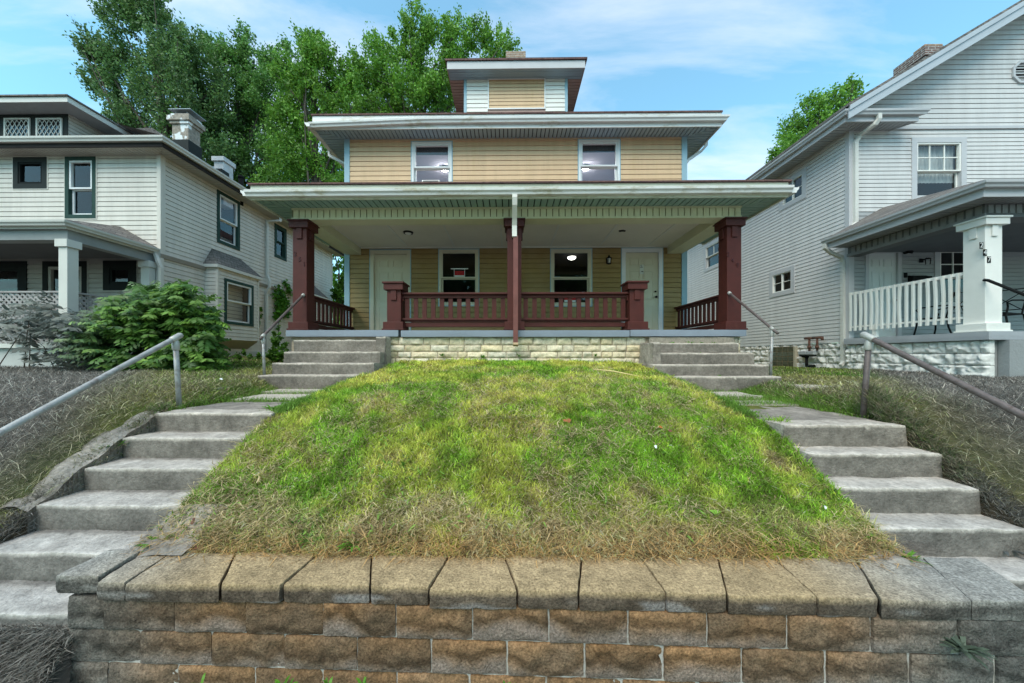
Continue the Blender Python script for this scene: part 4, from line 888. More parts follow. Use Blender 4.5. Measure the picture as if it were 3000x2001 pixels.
m = MB(); siding(m, FL, LEFT, XW, LB, LSZ, .125, [u1, u2]); siding(m, FS, YL, 17.4, LB+.0, LSZ, .125, [s1, s2]); m.build('upper_wall', LSID, lh)
m = MB(); siding(m, FL, LEFT, XW-.02, 1.9, LB-.02, .125, [g1, g2, g3]); m.build('porch_wall', LPOR, lh)
m = MB(); siding(m, sideR(XW-.03), YL, 17.4, 1.75, LB, .125); m.box(LEFT, XW-.06, 17.35, 17.4, 1.5, LSZ); m.build('lower_wall', LSID, lh)
m = MB(); m.box(XW-.06, XW+.045, YL-.04, YL+.09, LB-.0, LSZ); m.box(XW-.08, XW+.02, YL-.03, YL+.07, 1.7, LB-.001); m.box(XW-.04, XW+.03, 17.36, 17.45, 1.7, LSZ); m.build('corner_trim', LSID, lh)
m = MB(); m.prism([(XW-.02, YL-.02, LB-.10), (XW+.02, YL-.02, LB-.10), (XW+.06, YL-.02, LB), (XW-.02, YL-.02, LB)], (0, 17.4-YL, 0)); m.build('belt_trim', LPOR, lh)
m = MB(); m.box(LEFT, XW+.02, YL+.05, 17.35, 1.3, 1.9); m.build('foundation', FNDL, lh)
window(FL, *u1, lh, trim=DKF, tw=.13, sash=BLK, sw=.05, single=True, room=ROOMD, edge=LSID)
window(FL, *u2, lh, trim=DKG, tw=.10, sash=WHITE, sw=.05, rail=.48, edge=LSID); window(FL, *g1, lh, trim=BLK, tw=.2, sash=BLK, sw=.06, single=True)
window(FL, *g3, lh, trim=BLK, tw=.17, sash=BLK, sw=.06, single=True, edge=LPOR); window(FL, *g2, lh, trim=BLK, tw=.14, sash=LPOR, sw=.07, rail=.4, edge=LPOR)
window(FS, *s1, lh, trim=DKG, tw=.10, sash=WHITE, sw=.05, rail=.47, glass=GLASSB); window(FS, *s2, lh, trim=DKG, tw=.10, sash=DKG, sw=.05, rail=.5)
# eaves
lx1 = LEX; ly0 = 8.44
def hz(px, py, Y): return zz(px, py, Y)
m = MB(); ribs_soffit(m, LEFT, lx1, ly0, YL+.02, LSZ, .11, 0, x1b=XW+.02); ribs_soffit(m, ly0, 17.9, -lx1, -XW, LSZ, .11, 1, x0b=YL, neg=True); so_ = m.build('soffit', mat('ivory_soffit', (.46, .42, .37), .6, .06, 3), lh); m = MB(); m.box(LEFT, lx1-.01, ly0+.01, YL, LSZ+.024, LSZ+.03); m.box(XW, lx1-.01, YL, 17.9, LSZ+.024, LSZ+.03); m.build('soffit_groove', GRV, so_)
lft = LG.z-.02
m = MB(); m.box(LEFT, lx1+.02, ly0-.03, ly0, LSZ-.01, lft); m.box(lx1, lx1+.03, ly0, 17.9, LSZ-.01, lft); m.build('fascia', mat('dark_brown_fascia', (.030, .025, .023), .7, .15, 3, spec=.1), lh)
m = MB(); gutter(m, (LEFT, ly0-.03, lft-.09), (lx1+.03, ly0-.03, lft-.09), (0, -1, 0), .12, .11, 0, 1); gutter(m, (lx1+.03, 17.9, lft-.09), (lx1+.03, ly0-.03, lft-.09), (1, 0, 0), .12, .11, 0, 1); m.build('gutter', LTR, lh)
hip_roof(lh, LEFT-4, lx1+.10, ly0-.08, 18.0, lft+.01, .50, SHING)
# dormer of the left house
LDY = 9.4; ldz = zz(199, 334, LDY); ldx = xx(199, LDY); FLD = front(LDY)
m = MB(); m.fbox(FLD, LEFT, ldx, -.05, 0, lft+.2, ldz); dl_ = m.build('dormer', DKF, lh)
m = MB(); siding(m, sideR(ldx), LDY, 12.3, lft+.2, ldz, .10); m.build('dormer_side_wall', LSID, dl_)
for a, b in ((10, 86), (104, 180)):
    x0, x1 = xx(a, LDY-.03), xx(b, LDY-.03); z0, z1 = zz((a+b)/2, 410, LDY-.03), zz((a+b)/2, 345, LDY-.03)
    m = MB(); ring(m, FLD, x0, x1, z0, z1, .045, .002, .03); W_ = x1-x0-.09; H_ = z1-z0-.09; zc = z0+.045; xc = x0+.045
    n = 5
    for k in range(-n, 2*n):
        for sg in (1, -1):
            t0 = k*W_/n; # line x = t0 + sg*z
            zA, zB = 0, H_; xA, xB = (t0, t0+H_*.62) if sg > 0 else (t0+0, t0-H_*.62)
            f0, f1 = 0., 1.
            dxx = xB-xA
            if dxx != 0:
                ta, tb = (0-xA)/dxx, (W_-xA)/dxx; f0 = max(0, min(ta, tb)); f1 = min(1, max(ta, tb))
            if f1 <= f0+.02: continue
            m.beam(FLD(xc+xA+dxx*f0, .018, zc+H_*f0), FLD(xc+xA+dxx*f1, .018, zc+H_*f1), .012, .012, (0, 1, 0))
    wd = m.build('lattice_window', LTR, dl_); m = MB(); m.fbox(FLD, x0+.04, x1-.04, .003, .006, z0+.04, z1-.04); m.build('pane', glass_mat('black_glass', (.2, .2, .2), .08) if 'bg' not in MATS else MATS['bg'], wd)
ley = 8.95; lex = xx(196, ley)+.02; lez = zz(150, 322, ley)
m = MB(); m.box(LEFT, lex, ley, LDY, ldz, ldz+.012); m.box(ldx, lex, LDY, 12.6, ldz, ldz+.012); m.build('dormer_soffit', RSOF, dl_)
m = MB(); m.box(LEFT, lex+.02, ley-.02, ley, ldz-.01, ldz+.13); m.box(lex, lex+.02, ley, 12.6, ldz-.01, ldz+.13); m.build('dormer_fascia', LTR, dl_)
hip_roof(dl_, LEFT-2, lex+.06, ley-.06, 14.5, ldz+.13, .30, SHING, name='dormer_roof')
m = MB(); p = aY(361, 376, 11.2); q = aY(445, 375, 11.2)
m.poly([aY(335, 397, 10.6), aY(361, 377, 11.2), aY(445, 374, 11.2), aY(478, 400, 10.6)]); m.prism([aY(335, 397, 10.6), aY(361, 377, 11.2), aY(445, 374, 11.2), aY(478, 400, 10.6)], (0, 1.6, -.0)); m.build('roof_hump', SHING, lh)
# chimneys of the left house
a = aX(554, 330, -9.15); cy = a.y; xf = xx(494, cy); X1 = a.x
m = MB(); zt = a.z; m.box(xf+.06, X1-.06, cy+.04, cy+.42, 6.8, zt-.30); m.box(xf+.02, X1-.02, cy, cy+.46, zt-.30, zt-.22); m.box(xf-.03, X1+.03, cy-.04, cy+.50, zt-.22, zt-.08); m.box(xf+.03, X1-.03, cy+.02, cy+.44, zt-.08, zt); ch1 = m.build('chimney', BRICKW, lh, bevel=.008)
m = MB(); m.box(xf+.04, X1-.04, cy+.02, cy+.46, 6.8, zt-.75+.0); m.prism([(xf+.045, cy+.015, zt-.75), (X1-.045, cy+.015, zt-1.12), (X1-.045, cy+.015, 6.8), (xf+.045, cy+.015, 6.8)], (0, .46, 0)); m.build('flashing', DKF, ch1)
m = MB(); m.box(xf-.0, X1+.05, cy-.02, cy+.5, zt+.09, zt+.11)
m.build('chimney_cap', mat('grey_metal', (.3, .33, .35), .4, .1, 5, metal=.5), ch1, bevel=.004); m = MB()
for x in (xf+.15, X1-.12): m.box(x-.012, x+.012, cy+.06, cy+.08, zt, zt+.09); m.box(x-.012, x+.012, cy+.38, cy+.40, zt, zt+.09)
m.build('cap_leg', PIPE, ch1)
a = aX(655, 458, -9.1); cy = a.y; xf = xx(622, cy); m = MB(); m.box(xf+.03, a.x-.03, cy+.03, cy+.42, 6.6, a.z-.14); m.box(xf-.02, a.x+.02, cy-.02, cy+.47, a.z-.14, a.z); ch2 = m.build('chimney', mat('white_painted_brick', (.55, .56, .57), .7, .15, 6, .4, 30), lh, bevel=.008)
m = MB(); m.prism([(xf-.1, cy-.06, a.z-.42), (a.x-.02, cy-.06, a.z-.42), (a.x+.02, cy-.06, a.z-.9), (xf-.1, cy-.06, a.z-.8)], (0, .3, 0)); m.build('flashing', DKF, ch2)
a = aX(706, 516, -9.1); m = MB(); m.tube([(a.x, a.y, a.z-1), (a.x, a.y, a.z)], .07, 12); m.tube([(a.x, a.y, a.z-.08), (a.x, a.y, a.z)], .085, 12); m.build('vent_pipe', BLK, lh, smooth=True)
# porch of the left house
LPY = 7.05; lbz0 = zz(150, 703.6, LPY); lbz1 = zz(150, 674, LPY); lpx = XW-.14
leave = aY(193, 645, 6.88); lpe = leave.x-.12
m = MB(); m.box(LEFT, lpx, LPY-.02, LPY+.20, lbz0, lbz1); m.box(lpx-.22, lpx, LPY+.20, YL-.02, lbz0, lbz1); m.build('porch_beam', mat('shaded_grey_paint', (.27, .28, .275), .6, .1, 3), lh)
m = MB(); m.box(LEFT, lpe, 6.98, YL-.015, lbz1, lbz1+.02); m.build('porch_soffit', RSOF, lh)
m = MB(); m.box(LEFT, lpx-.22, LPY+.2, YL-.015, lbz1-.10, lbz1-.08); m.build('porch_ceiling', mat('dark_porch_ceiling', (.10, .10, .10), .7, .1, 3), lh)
m = MB(); z_ = leave.z; m.box(LEFT, lpe, 6.96, 6.98, lbz1-.005, z_-.01); m.box(lpe-.001, lpe+.02, 6.96, YL-.03, lbz1-.005, z_-.01); m.build('porch_fascia', LTR, lh)
m = MB(); gutter(m, (LEFT, 6.96, z_-.10), (lpe+.02, 6.96, z_-.10), (0, -1, 0), .12, .10, 0, 1); gutter(m, (lpe+.02, YL+.02, z_-.10), (lpe+.02, 6.96, z_-.10), (1, 0, 0), .12, .10, 0, 1); m.build('porch_gutter', LTR, lh)
m = MB(); t = Vector((0, 0, .03)); A, B = Vector((LEFT, 6.92, z_-.0)), Vector((lpe+.06, 6.92, z_)); C_ = Vector((lpe+.06, YL-.02, z_)); h_ = (YL-6.92)*.30; D1 = Vector((LEFT, YL-.02, z_+h_)); D2 = Vector((lpe+.06-1.0, YL-.02, z_+h_)); m.prism([A, B, D2, D1], t); m.prism([B, C_, D2], t); m.build('porch_roof', SHING, lh)
def lpost(x0, x1, y, yd, z0, z1):
    m = MB(); m.box(x0, x1, y, y+yd, z0, z1-.16); o = m.build('porch_post', LTR, lh, bevel=.005); m = MB(); m.box(x0-.04, x1+.035, y-.035, y+yd+.035, z1-.16, z1-.002); m.build('post_cap', LTR, o, bevel=.005)
px1_ = xx(197, LPY-.06); lpost(xx(171, LPY-.06), px1_, LPY-.06, .19, 1.4, lbz0); lpost(px1_-.21, px1_, YL-.20, .17, 1.9, lbz0)
lfz = zz(100, 1007, LPY)
m = MB(); m.box(LEFT, px1_+.05, LPY-.08, YL-.03, lfz-.09, lfz); m.build('porch_floor', LTR, lh); m = MB(); m.box(LEFT, px1_-.0, LPY, YL, 1.2, lfz-.091); m.build('porch_foundation', FNDL, lh)
ltz = zz(100, 857, LPY)
m = MB(); n = 0
def lattice(mb, F, s0, s1, z0, z1, step=.115, w_=.038):
    H_ = z1-z0; k = s0-H_
    while k < s1:
        for sg in (0, 1):
            a0, a1 = (k, k+H_) if sg == 0 else (k+H_, k)
            f0, f1 = 0, 1; d_ = a1-a0; ta, tb = (s0-a0)/d_, (s1-a0)/d_; f0 = max(0, min(ta, tb)); f1 = min(1, max(ta, tb))
            if f1 > f0+.01: mb.beam(F(a0+d_*f0, .012*sg, z0+H_*f0), F(a0+d_*f1, .012*sg, z0+H_*f1), .007, w_, tuple(F(0, 1, 0)-F(0, 0, 0)) if 0 else (F(0,1,0)-F(0,0,0)).cross(F(a1,0,z1)-F(a0,0,z0)))
        k += step
lattice(m, front(LPY+.04), LEFT+2, xx(171, LPY)-.005, lfz+.001, ltz); lattice(m, sideR(px1_-.1), LPY+.14, YL-.22, lfz, ltz)
lt_ = m.build('lattice_panel', LATT, lh); m = MB(); m.box(LEFT, px1_-.2, LPY+.0, LPY+.08, ltz, ltz+.035); m.box(px1_-.14, px1_-.05, LPY+.15, YL-.21, ltz, ltz+.035); m.build('lattice_rail', LATT, lt_)
# downspouts
a = aY(478, 750, YL-.05); m = MB(); m.rbar([(lpe+.06, YL-.08, z_-.08), (lpe+.06, YL-.08, z_-.16), (XW+.05, YL-.1, z_-.36), (XW+.08, YL-.06, z_-.5), (XW+.08, YL-.06, 1.7)], .08, .06, (0, 1, 0)); m.build('downspout', LTR, lh)
yd = aX(777, 800, XW).y; z1_ = aX(777, 648, XW).z
m = MB(); m.rbar([(lx1+.06, yd+.15, z1_+.18), (lx1+.05, yd+.12, z1_+.06), (XW+.09, yd, z1_), (XW+.08, yd, z1_-.15), (XW+.08, yd, LB+.35), (XW+.16, yd, LB+.12), (XW+.16, yd, LB-.1), (XW+.05, yd, LB-.35), (XW+.05, yd, 1.85)], .09, .07, (0, 1, 0)); m.build('downspout', LTR, lh)
# bays
def bay(y0, y1, xo, label=None, win=None):
    zb = aX(637, 993, xo).z; zt = aX(637, 784, xo).z; F_ = sideR(xo); hole = []
    if win: hole = [win]
    m = MB(); siding(m, F_, y0, y1, zb, zt, .115, hole); siding(m, front(y0), XW-.02, xo, zb, zt, .115); b = m.build('bay_window', LSID, lh)
    m = MB(); m.box(XW-.02, xo-.004, y1-.03, y1, zb, zt); m.prism([(XW-.02, y0+.01, zb-.28), (XW-.02, y0+.01, zb), (xo+.012, y0+.01, zb)], (0, y1-y0-.02, 0)); m.build('bay_underside', mat('tan_bay_board', (.42, .36, .27), .7, .1), b)  # even tan board under the bay
    m = MB(); m.box(xo-.05, xo+.025, y0-.022, y0+.05, zb-.02, zt); m.box(xo-.03, xo+.025, y1-.06, y1+.01, zb-.02, zt); m.build('bay_trim', LSID, b, split=1)
    m = MB(); m.box(XW-.02, xo+.09, y0-.10, y1+.08, zt, zt+.09); m.build('bay_cornice', LTR, b)
    m = MB(); c = zt+.091; T = aX(622, 729, XW).z; A, B, C_, D = Vector((XW, y0-.10, c)), Vector((xo+.09, y0-.10, c)), Vector((xo+.09, y1+.08, c)), Vector((XW, y1+.08, c)); E, G = Vector((XW, y0+.2, T)), Vector((XW, y1-.35, T))
    m.poly([A, B, E]); m.poly([B, C_, G, E]); m.poly([C_, D, G]); m.build('bay_roof', SHING, b)
    if win: window(F_, *win, b, trim=DKG, tw=.09, sash=WHITE, sw=.045, rail=.52) if False else None
    return b
xo = XW+.36; yb0 = aX(637, 900, xo).y; yb1 = aX(757, 900, xo).y
wa = aX(655.5, 814, xo); wb = aX(741, 900, xo); wc = aX(655.5, 948, xo); bw_ = (wa.y, wb.y, wc.z, wa.z)
b1 = bay(yb0, yb1, xo, win=bw_)
_w = window(sideR(xo), *bw_, lh, trim=DKG, tw=.09, sash=WHITE, sw=.045, rail=.52, rdepth=.3)
b2 = bay(yb1+2.6, yb1+4.4, xo, win=None)
m = MB(); 

# ================================================================== right house
YR = 8.7; XR = xx(2487, YR); FR = front(YR); FRS = sideL(XR)
rh = thing('neighbour_house', (XR+4, 9.5, 1.4), 'pale grey gabled house with white porch post and railing, on the right', 'house')
RSZ = zz(2491, 384.6, YR); RB = zz(2482, 1003, YR); RIGHT = 17.5; XPK = 13.2; SLP = .598
RG = aY(2479, 318, 8.2)
def WR(px0, px1, py0, py1): return (xx(px0, YR), xx(px1, YR), zz((px0+px1)/2, py1, YR), zz((px0+px1)/2, py0, YR))
def WRS(px0, px1, pya, pyb): a = aX(px0, pya, XR); b = aX(px1, 900, XR); c = aX(px0, pyb, XR); return (a.y, b.y, c.z, a.z)
r1 = WR(2668, 2828, 404, 590); r2 = WRS(2364, 2285, 489, 578); r3 = WRS(2330, 2256, 776, 857); r4 = WRS(2118, 2064, 690, 776)
rd = WR(2543, 2628, 741, 1000); rfz = zz(2860, 970.6, 6.1); rd = (rd[0], rd[1], rfz+.01, rd[3]); r5 = WR(2735, 2900, 720, 905)
rakez = RG.z+.02     # roof plane height over RG.x
def rk(z): x = RG.x+(z-rakez-.05)/SLP+.15; return (x, 2*XPK-x)
m = MB(); siding(m, FR, XR, RIGHT, zz(2600, 560+60, YR)-.0, RSZ+.05, .102, [r1]); siding(m, FR, XR, RIGHT+2, RSZ+.06, RSZ+4, .122, [], lim=rk)
siding(m, FRS, YR, 20, RB, RSZ, .102, [r2, r3, r4]); m.box(XR+.02, RIGHT, 19.95, 20, 1, RSZ); m.build('wall', RSID, rh)
m = MB(); siding(m, FR, XR, RIGHT, 1.9, zz(2600, 620, YR)-.003, .102, [(rd[0]-.09, rd[1]+.09, 0, rd[3]+.09), r5]); m.build('porch_wall', RPOR, rh)
m = MB(); m.box(XR-.025, XR+.10, YR-.03, YR+.08, RB, RSZ); m.box(XR, RIGHT, YR-.045, YR-.001, RSZ+.02, RSZ+.085); m.build('corner_trim', RTR, rh)
kw = dict(trim=RTR, tw=.13, sash=RPAINT, sw=.035)
window(FR, *r1, rh, rail=.47, muntin=(3, 2), curtain=.3, **kw); window(FRS, *r2, rh, slider=True, muntin=(2, 2), **kw); window(FRS, *r3, rh, slider=True, muntin=(2, 2), **kw); window(FRS, *r4, rh, rail=.5, muntin=(2, 1), **kw); window(FR, *r5, rh, trim=RTR, tw=.13, sash=RPAINT, sw=.035, rail=.5, muntin=(3, 2))
door(FR, *rd, rh, DOORW, RTR, tw=.085)
# gable vent
c = aY(2999, 211, YR-.03); m = MB(); n8 = 8; ro_, ri = .30, .235
def oct_(r, y): return [(c.x+r*math.cos(R(22.5+45*k)), y, c.z+r*math.sin(R(22.5+45*k))) for k in range(8)]
O, I = oct_(.30, YR-.05), oct_(.24, YR-.05)
for k in range(8): m.prism([O[k], O[(k+1) % 8], I[(k+1) % 8], I[k]], (0, .05, 0))
gv = m.build('gable_vent', RTR, rh); m = MB()
for k in range(6): z = c.z-.2+k*.07; hw = min(.22, .235-max(0, abs(z-c.z)-.1)); m.prism([(c.x-hw, YR-.045, z), (c.x-hw, YR-.015, z+.035), (c.x-hw, YR-.015, z+.045), (c.x-hw, YR-.045, z+.01)], (2*hw, 0, 0))
m.build('louvre', RTR, gv); m = MB(); m.prism(oct_(.238, YR-.014), (0, .005, 0)); m.build('vent_backing', BLK, gv)
# roof: two planes of a gable
ov = 8.16; z_e = rakez
m = MB(); th = Vector((0, 0, .06))
for sgn in (1, -1):
    def X_(x): return x if sgn > 0 else 2*XPK-x
    A = [Vector((X_(RG.x-.02), ov, z_e)), Vector((X_(XPK), ov, z_e+(XPK-RG.x)*SLP)), Vector((X_(XPK), 20.5, z_e+(XPK-RG.x)*SLP)), Vector((X_(RG.x-.02), 20.5, z_e))]; m.prism(A, th)
m.build('roof', SHING, rh)
m = MB()
for sgn in (1, -1):
    def X_(x): return x if sgn > 0 else 2*XPK-x
    A = Vector((X_(RG.x+.05), ov+.02, z_e)); B = Vector((X_(XPK), ov+.02, z_e+(XPK-RG.x-.05)*SLP))
    m.prism([A+Vector((0, 0, .03)), B+Vector((0, 0, .03)), B-Vector((0, 0, .27)), A-Vector((0, 0, .27))], (0, .03, 0))
    m.prism([A+Vector((0, -.025, .035)), B+Vector((0, -.025, .035)), B-Vector((0, .025, .08)), A-Vector((0, .025, .08))], (0, .024, 0))
m.build('rake_board', mat('grey_aluminium', (.40, .43, .46), .45, .06, 2), rh)
m = MB()
A = [Vector((RG.x+.2, ov+.04, z_e-.10)), Vector((XPK, ov+.04, z_e-.10+(XPK-RG.x-.2)*SLP))]; m.prism([A[0], A[1], A[1]+Vector((0, YR-ov, 0)), A[0]+Vector((0, YR-ov, 0))], (0, 0, .01)); m.build('rake_soffit', RSOF, rh)
# side eave
ex = RG.x+.12
m = MB(); ribs_soffit(m, 8.34, 20.3, ex, XR, RSZ, .11, 1, x0b=YR); 
xr_ = xx(2685, 8.34); ribs_soffit(m, ex, xr_, 8.34, YR, RSZ, .11, 0, x0b=XR, x1b=xr_-.3); so_ = m.build('soffit', RSOF, rh); m = MB(); m.box(ex+.01, XR, 8.36, 20.3, RSZ+.024, RSZ+.03); m.box(XR, xr_-.3, 8.36, YR, RSZ+.024, RSZ+.03); m.build('soffit_groove', GRV, so_)
m = MB(); m.box(ex-.03, ex, 8.31, 20.3, RSZ-.02, RG.z-.02); m.box(ex, xr_+.02, 8.31, 8.34, RSZ-.02, RG.z-.02); m.prism([(xr_, 8.34, RSZ-.02), (xr_+.02, 8.34, RSZ-.02), (xr_+.02, 8.34, RG.z-.02), (xr_, 8.34, RG.z-.02)], (-.3, YR-8.34, 0)); m.build('fascia', RTR, rh)
m = MB(); gz_ = RG.z-.115; gutter(m, (ex-.03, 20.3, gz_), (ex-.03, 8.31, gz_), (-1, 0, 0), .12, .11, 0, 1); gutter(m, (ex-.03, 8.31, gz_), (xr_+.05, 8.31, gz_), (0, -1, 0), .12, .11, 1, 1); m.build('gutter', RTR, rh)
m = MB(); t = Vector((0, 0, .02)); m.prism([(ex-.08, 8.24, RG.z), (xr_+.08, 8.24, RG.z), (xr_-.25, YR, RG.z+.1), (ex-.08, YR, RG.z+.1)], t); m.build('eave_return_roof', SHING, rh)
# chimney
a = aX(2710, 135, 12.3); m = MB(); yy0 = a.y; yy1 = aX(2623, 190, 12.3).y; m.box(12.3, 13.2, yy0, yy1, 7.6, a.z); m.box(12.27, 13.23, yy0-.03, yy1+.03, a.z-.28, a.z-.02); rc = m.build('chimney', BRICKR, rh)
m = MB(); m.box(12.42, 12.95, yy0+.1, yy0+.4, a.z+.002, a.z+.16); m.box(12.42, 12.8, yy0+.55, yy1-.15, a.z+.002, a.z+.10); m.build('chimney_pot', BRICKT, rc, bevel=.01)
# foundation
def whitecol(): b = random.uniform(.92, 1.06); return (.72*b, .70*b, .66*b)
gbx = (aX(2268, 1040, XR).y, aX(2332, 1040, XR).y); gbz = (aX(2300, 1073, XR).z, aX(2300, 1016, XR).z)
m = MB(); m.box(XR+.10, RIGHT, YR, 20, 1.0, RB); f_ = m.build('foundation', mat('white_mortar', (.62, .63, .62), .8, .1), rh)
stonework(f_, sideL(XR+.03), YR, 13.5, 1.15, RB, .20, .3, .5, WHST, whitecol, .07, seg=.03, gap=.003)
ya, yb = min(gbx), max(gbx)
m = MB(); m.box(XR-.08, XR+.1, ya-.06, ya, gbz[0]-.05, gbz[1]); m.box(XR-.08, XR+.1, yb, yb+.06, gbz[0]-.05, gbz[1]); m.box(XR-.08, XR+.1, ya, yb, gbz[0]-.05, gbz[0]); gb = m.build('glass_block_window', mat('tan_frame', (.42, .37, .28), .8, .1), rh)
m = MB(); nby, nbz = 4, 4; 
for i in range(nby):
    for j in range(nbz):
        y0_ = ya+(yb-ya)*i/nby+.008; y1_ = ya+(yb-ya)*(i+1)/nby-.008; z0_ = gbz[0]+(gbz[1]-gbz[0])*j/nbz+.008; z1_ = gbz[0]+(gbz[1]-gbz[0])*(j+1)/nbz-.008; m.box(XR-.075, XR+.02, y0_, y1_, z0_, z1_)
m.build('glass_block', mat('brown_grey_glass', (.07, .065, .04), .15, .5, 9, spec=.6), gb, bevel=.008); m = MB(); m.box(XR-.066, XR+.01, ya, yb, gbz[0], gbz[1]); m.build('block_joint', mat('tan_joint', (.25, .2, .13), .8), gb)
# porch of the right house
RPX = 8.50; RPY = 6.2; rbz0 = zz(2865, 635, RPY); rbz1 = zz(2865, 597, RPY)
reave = aY(2893, 525, 5.78); rex = reave.x+.12
SB = mat('grey_porch_slab', (.33, .34, .36), .6, .08, 3)
m = MB(); m.rough((8.41, 6.08, rfz-.15), (RIGHT, YR-.02, rfz), .15, .01, .002, 5, color=(.3, .3, .3)); m.c = None; m.build('porch_slab', SB, rh)
m = MB(); m.box(8.62, RIGHT, 6.2, YR+.1, 1.0, rfz-.151); pf = m.build('porch_foundation', STUC, rh)
stonework(pf, sideL(8.52), 6.14, YR-.0, 1.15, rfz-.152, .20, .35, .6, WHST, whitecol, .085, seg=.025, seed0=7, gap=.003)
m = MB(); m.box(8.72, RIGHT, 6.05, 6.19, 1.0, rfz-.151); m.build('stucco_front', STUC, pf)
rp = post(RPX+.16, RPY+.15, .30, rfz-.002, rbz0, RPAINT, rh, cap=.07, base=.06, tabh=.2)
m = MB(); m.box(RPX+.03, RPX+.30, RPY+.3, YR-.01, rbz0, rbz1); m.box(RPX+.03, RIGHT, RPY+.02, RPY+.30, rbz0, rbz1); PBD = mat('dark_grey_boarding', (.13, .13, .13), .6, .1, 3); rbm = m.build('porch_beam', PBD, rh)  # beam and boarding greys darkened, porch shadow painted in
m = MB(); y = RPY+.05
while y < YR-.1: m.box(RPX+.018, RPX+.0295, y, y+.09, rbz0+.07, rbz1-.01); y += .125
x = RPX+.08
while x < 11.5: m.box(x, x+.09, RPY+.008, RPY+.0195, rbz0+.07, rbz1-.01); x += .125
m.box(RPX+.01, RPX+.0295, RPY, YR, rbz0, rbz0+.068); m.build('beam_boarding', mat('mid_grey_boarding', (.24, .24, .24), .6, .15, 6), rbm)
m = MB(); ribs_soffit(m, 5.92, YR, rex, RPX+.03, rbz1+.002, .11, 1, x0b=RPY+.02); ribs_soffit(m, rex, RIGHT, 5.92, RPY+.03, rbz1+.002, .11, 0, x0b=RPX+.03); so_ = m.build('porch_soffit', mat('shaded_grey_soffit', (.26, .26, .26), .6, .15, 4), rh); m = MB(); m.box(rex+.01, RIGHT, 5.93, YR-.02, rbz1+.026, rbz1+.032); m.build('soffit_groove', GRV, so_)  # soffit grey darkened to carry the porch shadow
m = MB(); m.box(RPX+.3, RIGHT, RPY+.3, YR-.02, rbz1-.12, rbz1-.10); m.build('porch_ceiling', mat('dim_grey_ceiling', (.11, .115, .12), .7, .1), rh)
z_ = reave.z; m = MB(); m.box(rex-.02, rex, 5.9, YR+.1, rbz1-.01, z_-.01); m.box(rex, RIGHT, 5.9, 5.92, rbz1-.01, z_-.01); m.build('porch_fascia', RTR, rh)
m = MB(); gutter(m, (rex-.02, YR+.1, z_-.10), (rex-.02, 5.9, z_-.10), (-1, 0, 0), .12, .10, 0, 1); gutter(m, (rex-.02, 5.9, z_-.10), (RIGHT, 5.9, z_-.10), (0, -1, 0), .12, .10, 1, 0); m.build('porch_gutter', RTR, rh)
m = MB(); t = Vector((0, 0, .03)); A, B = Vector((rex-.07, 5.85, z_)), Vector((RIGHT, 5.85, z_)); D_ = Vector((RIGHT, YR-.02, z_+.75)); E = Vector((rex+1.3, YR-.02, z_+.75)); G = Vector((rex-.07, YR-.02, z_)); m.prism([A, B, D_, E], t); m.prism([A, E, G], t); m.build('porch_roof', SHING, rh)
# white railing, slightly bowed balusters
zt_ = aX(2811, 798.5, RPX+.03).z; zb_ = aX(2811, 944, RPX+.03).z; ra, rb_ = RPY+.32, YR-.03
m = MB(); m.box(RPX+.05, RPX+.09, ra, rb_, zt_-.06, zt_); m.box(RPX+.05, RPX+.09, ra, rb_, zb_+.06, zb_+.10); m.box(RPX+.05, RPX+.12, YR-.65, YR-.56, rfz, zb_+.06); rr = m.build('railing', RPAINT, rh)
nb = 18
for k in range(nb):
    y = ra+.06+(rb_-ra-.1)*k/(nb-1); bow = random.uniform(-.022, .022); q = MB(); pts = [(RPX+.03, y+bow*math.sin(math.pi*j/5), zb_-.02+(zt_+.015-zb_)*j/5) for j in range(6)]; q.rbar(pts, .045, .035, (1, 0, 0)); q.build('baluster', RPAINT, rr)
# numbers 2 4 7 on plaques
NW = mat('number_white', (.62, .62, .6), .6, 0)
for d_, (px, py) in zip('247', [(2875.5, 719), (2886, 740), (2897.5, 760.5)]):
    p = aY(px, py, RPY-.004); m = MB(); m.box(p.x-.031, p.x+.031, RPY-.006, RPY+.001, p.z-.058, p.z+.058); pl = m.build('number_plaque', BLK, rp)
    t_ = txt(d_, .125, (p.x, RPY-.0075, p.z), NW, pl)
# lights, mailbox at the right door
p = aY(2712, 762, YR-.1); m = MB(); m.box(p.x-.06, p.x+.02, YR-.04, YR-.012, p.z-.04, p.z+.05); m.beam((p.x-.02, YR-.03, p.z), (p.x+.01, YR-.12, p.z+.05), .02, .02); m.tube([(p.x+.02, YR-.13, p.z+.05), (p.x+.02, YR-.13, p.z+.02)], [.02, .07], 4)
for a in range(4): m.beam((p.x+.02+.06*math.cos(a*1.57), YR-.13+.06*math.sin(a*1.57), p.z+.02), (p.x+.02+.05*math.cos(a*1.57), YR-.13+.05*math.sin(a*1.57), p.z-.11), .008, .008, (1, 0, 0))
m.build('wall_lantern', BLK, rh)
p = aY(2660, 737, YR-.08); m = MB(); m.tube([(p.x, YR-.012, p.z), (p.x, YR-.05, p.z)], .05, 10); m.tube([(p.x-.01, YR-.05, p.z), (p.x-.05, YR-.16, p.z-.01)], [.03, .05], 10); m.tube([(p.x+.01, YR-.05, p.z+.01), (p.x+.05, YR-.14, p.z-.02)], [.03, .05], 10); m.build('flood_light', BLK, rh, smooth=True)
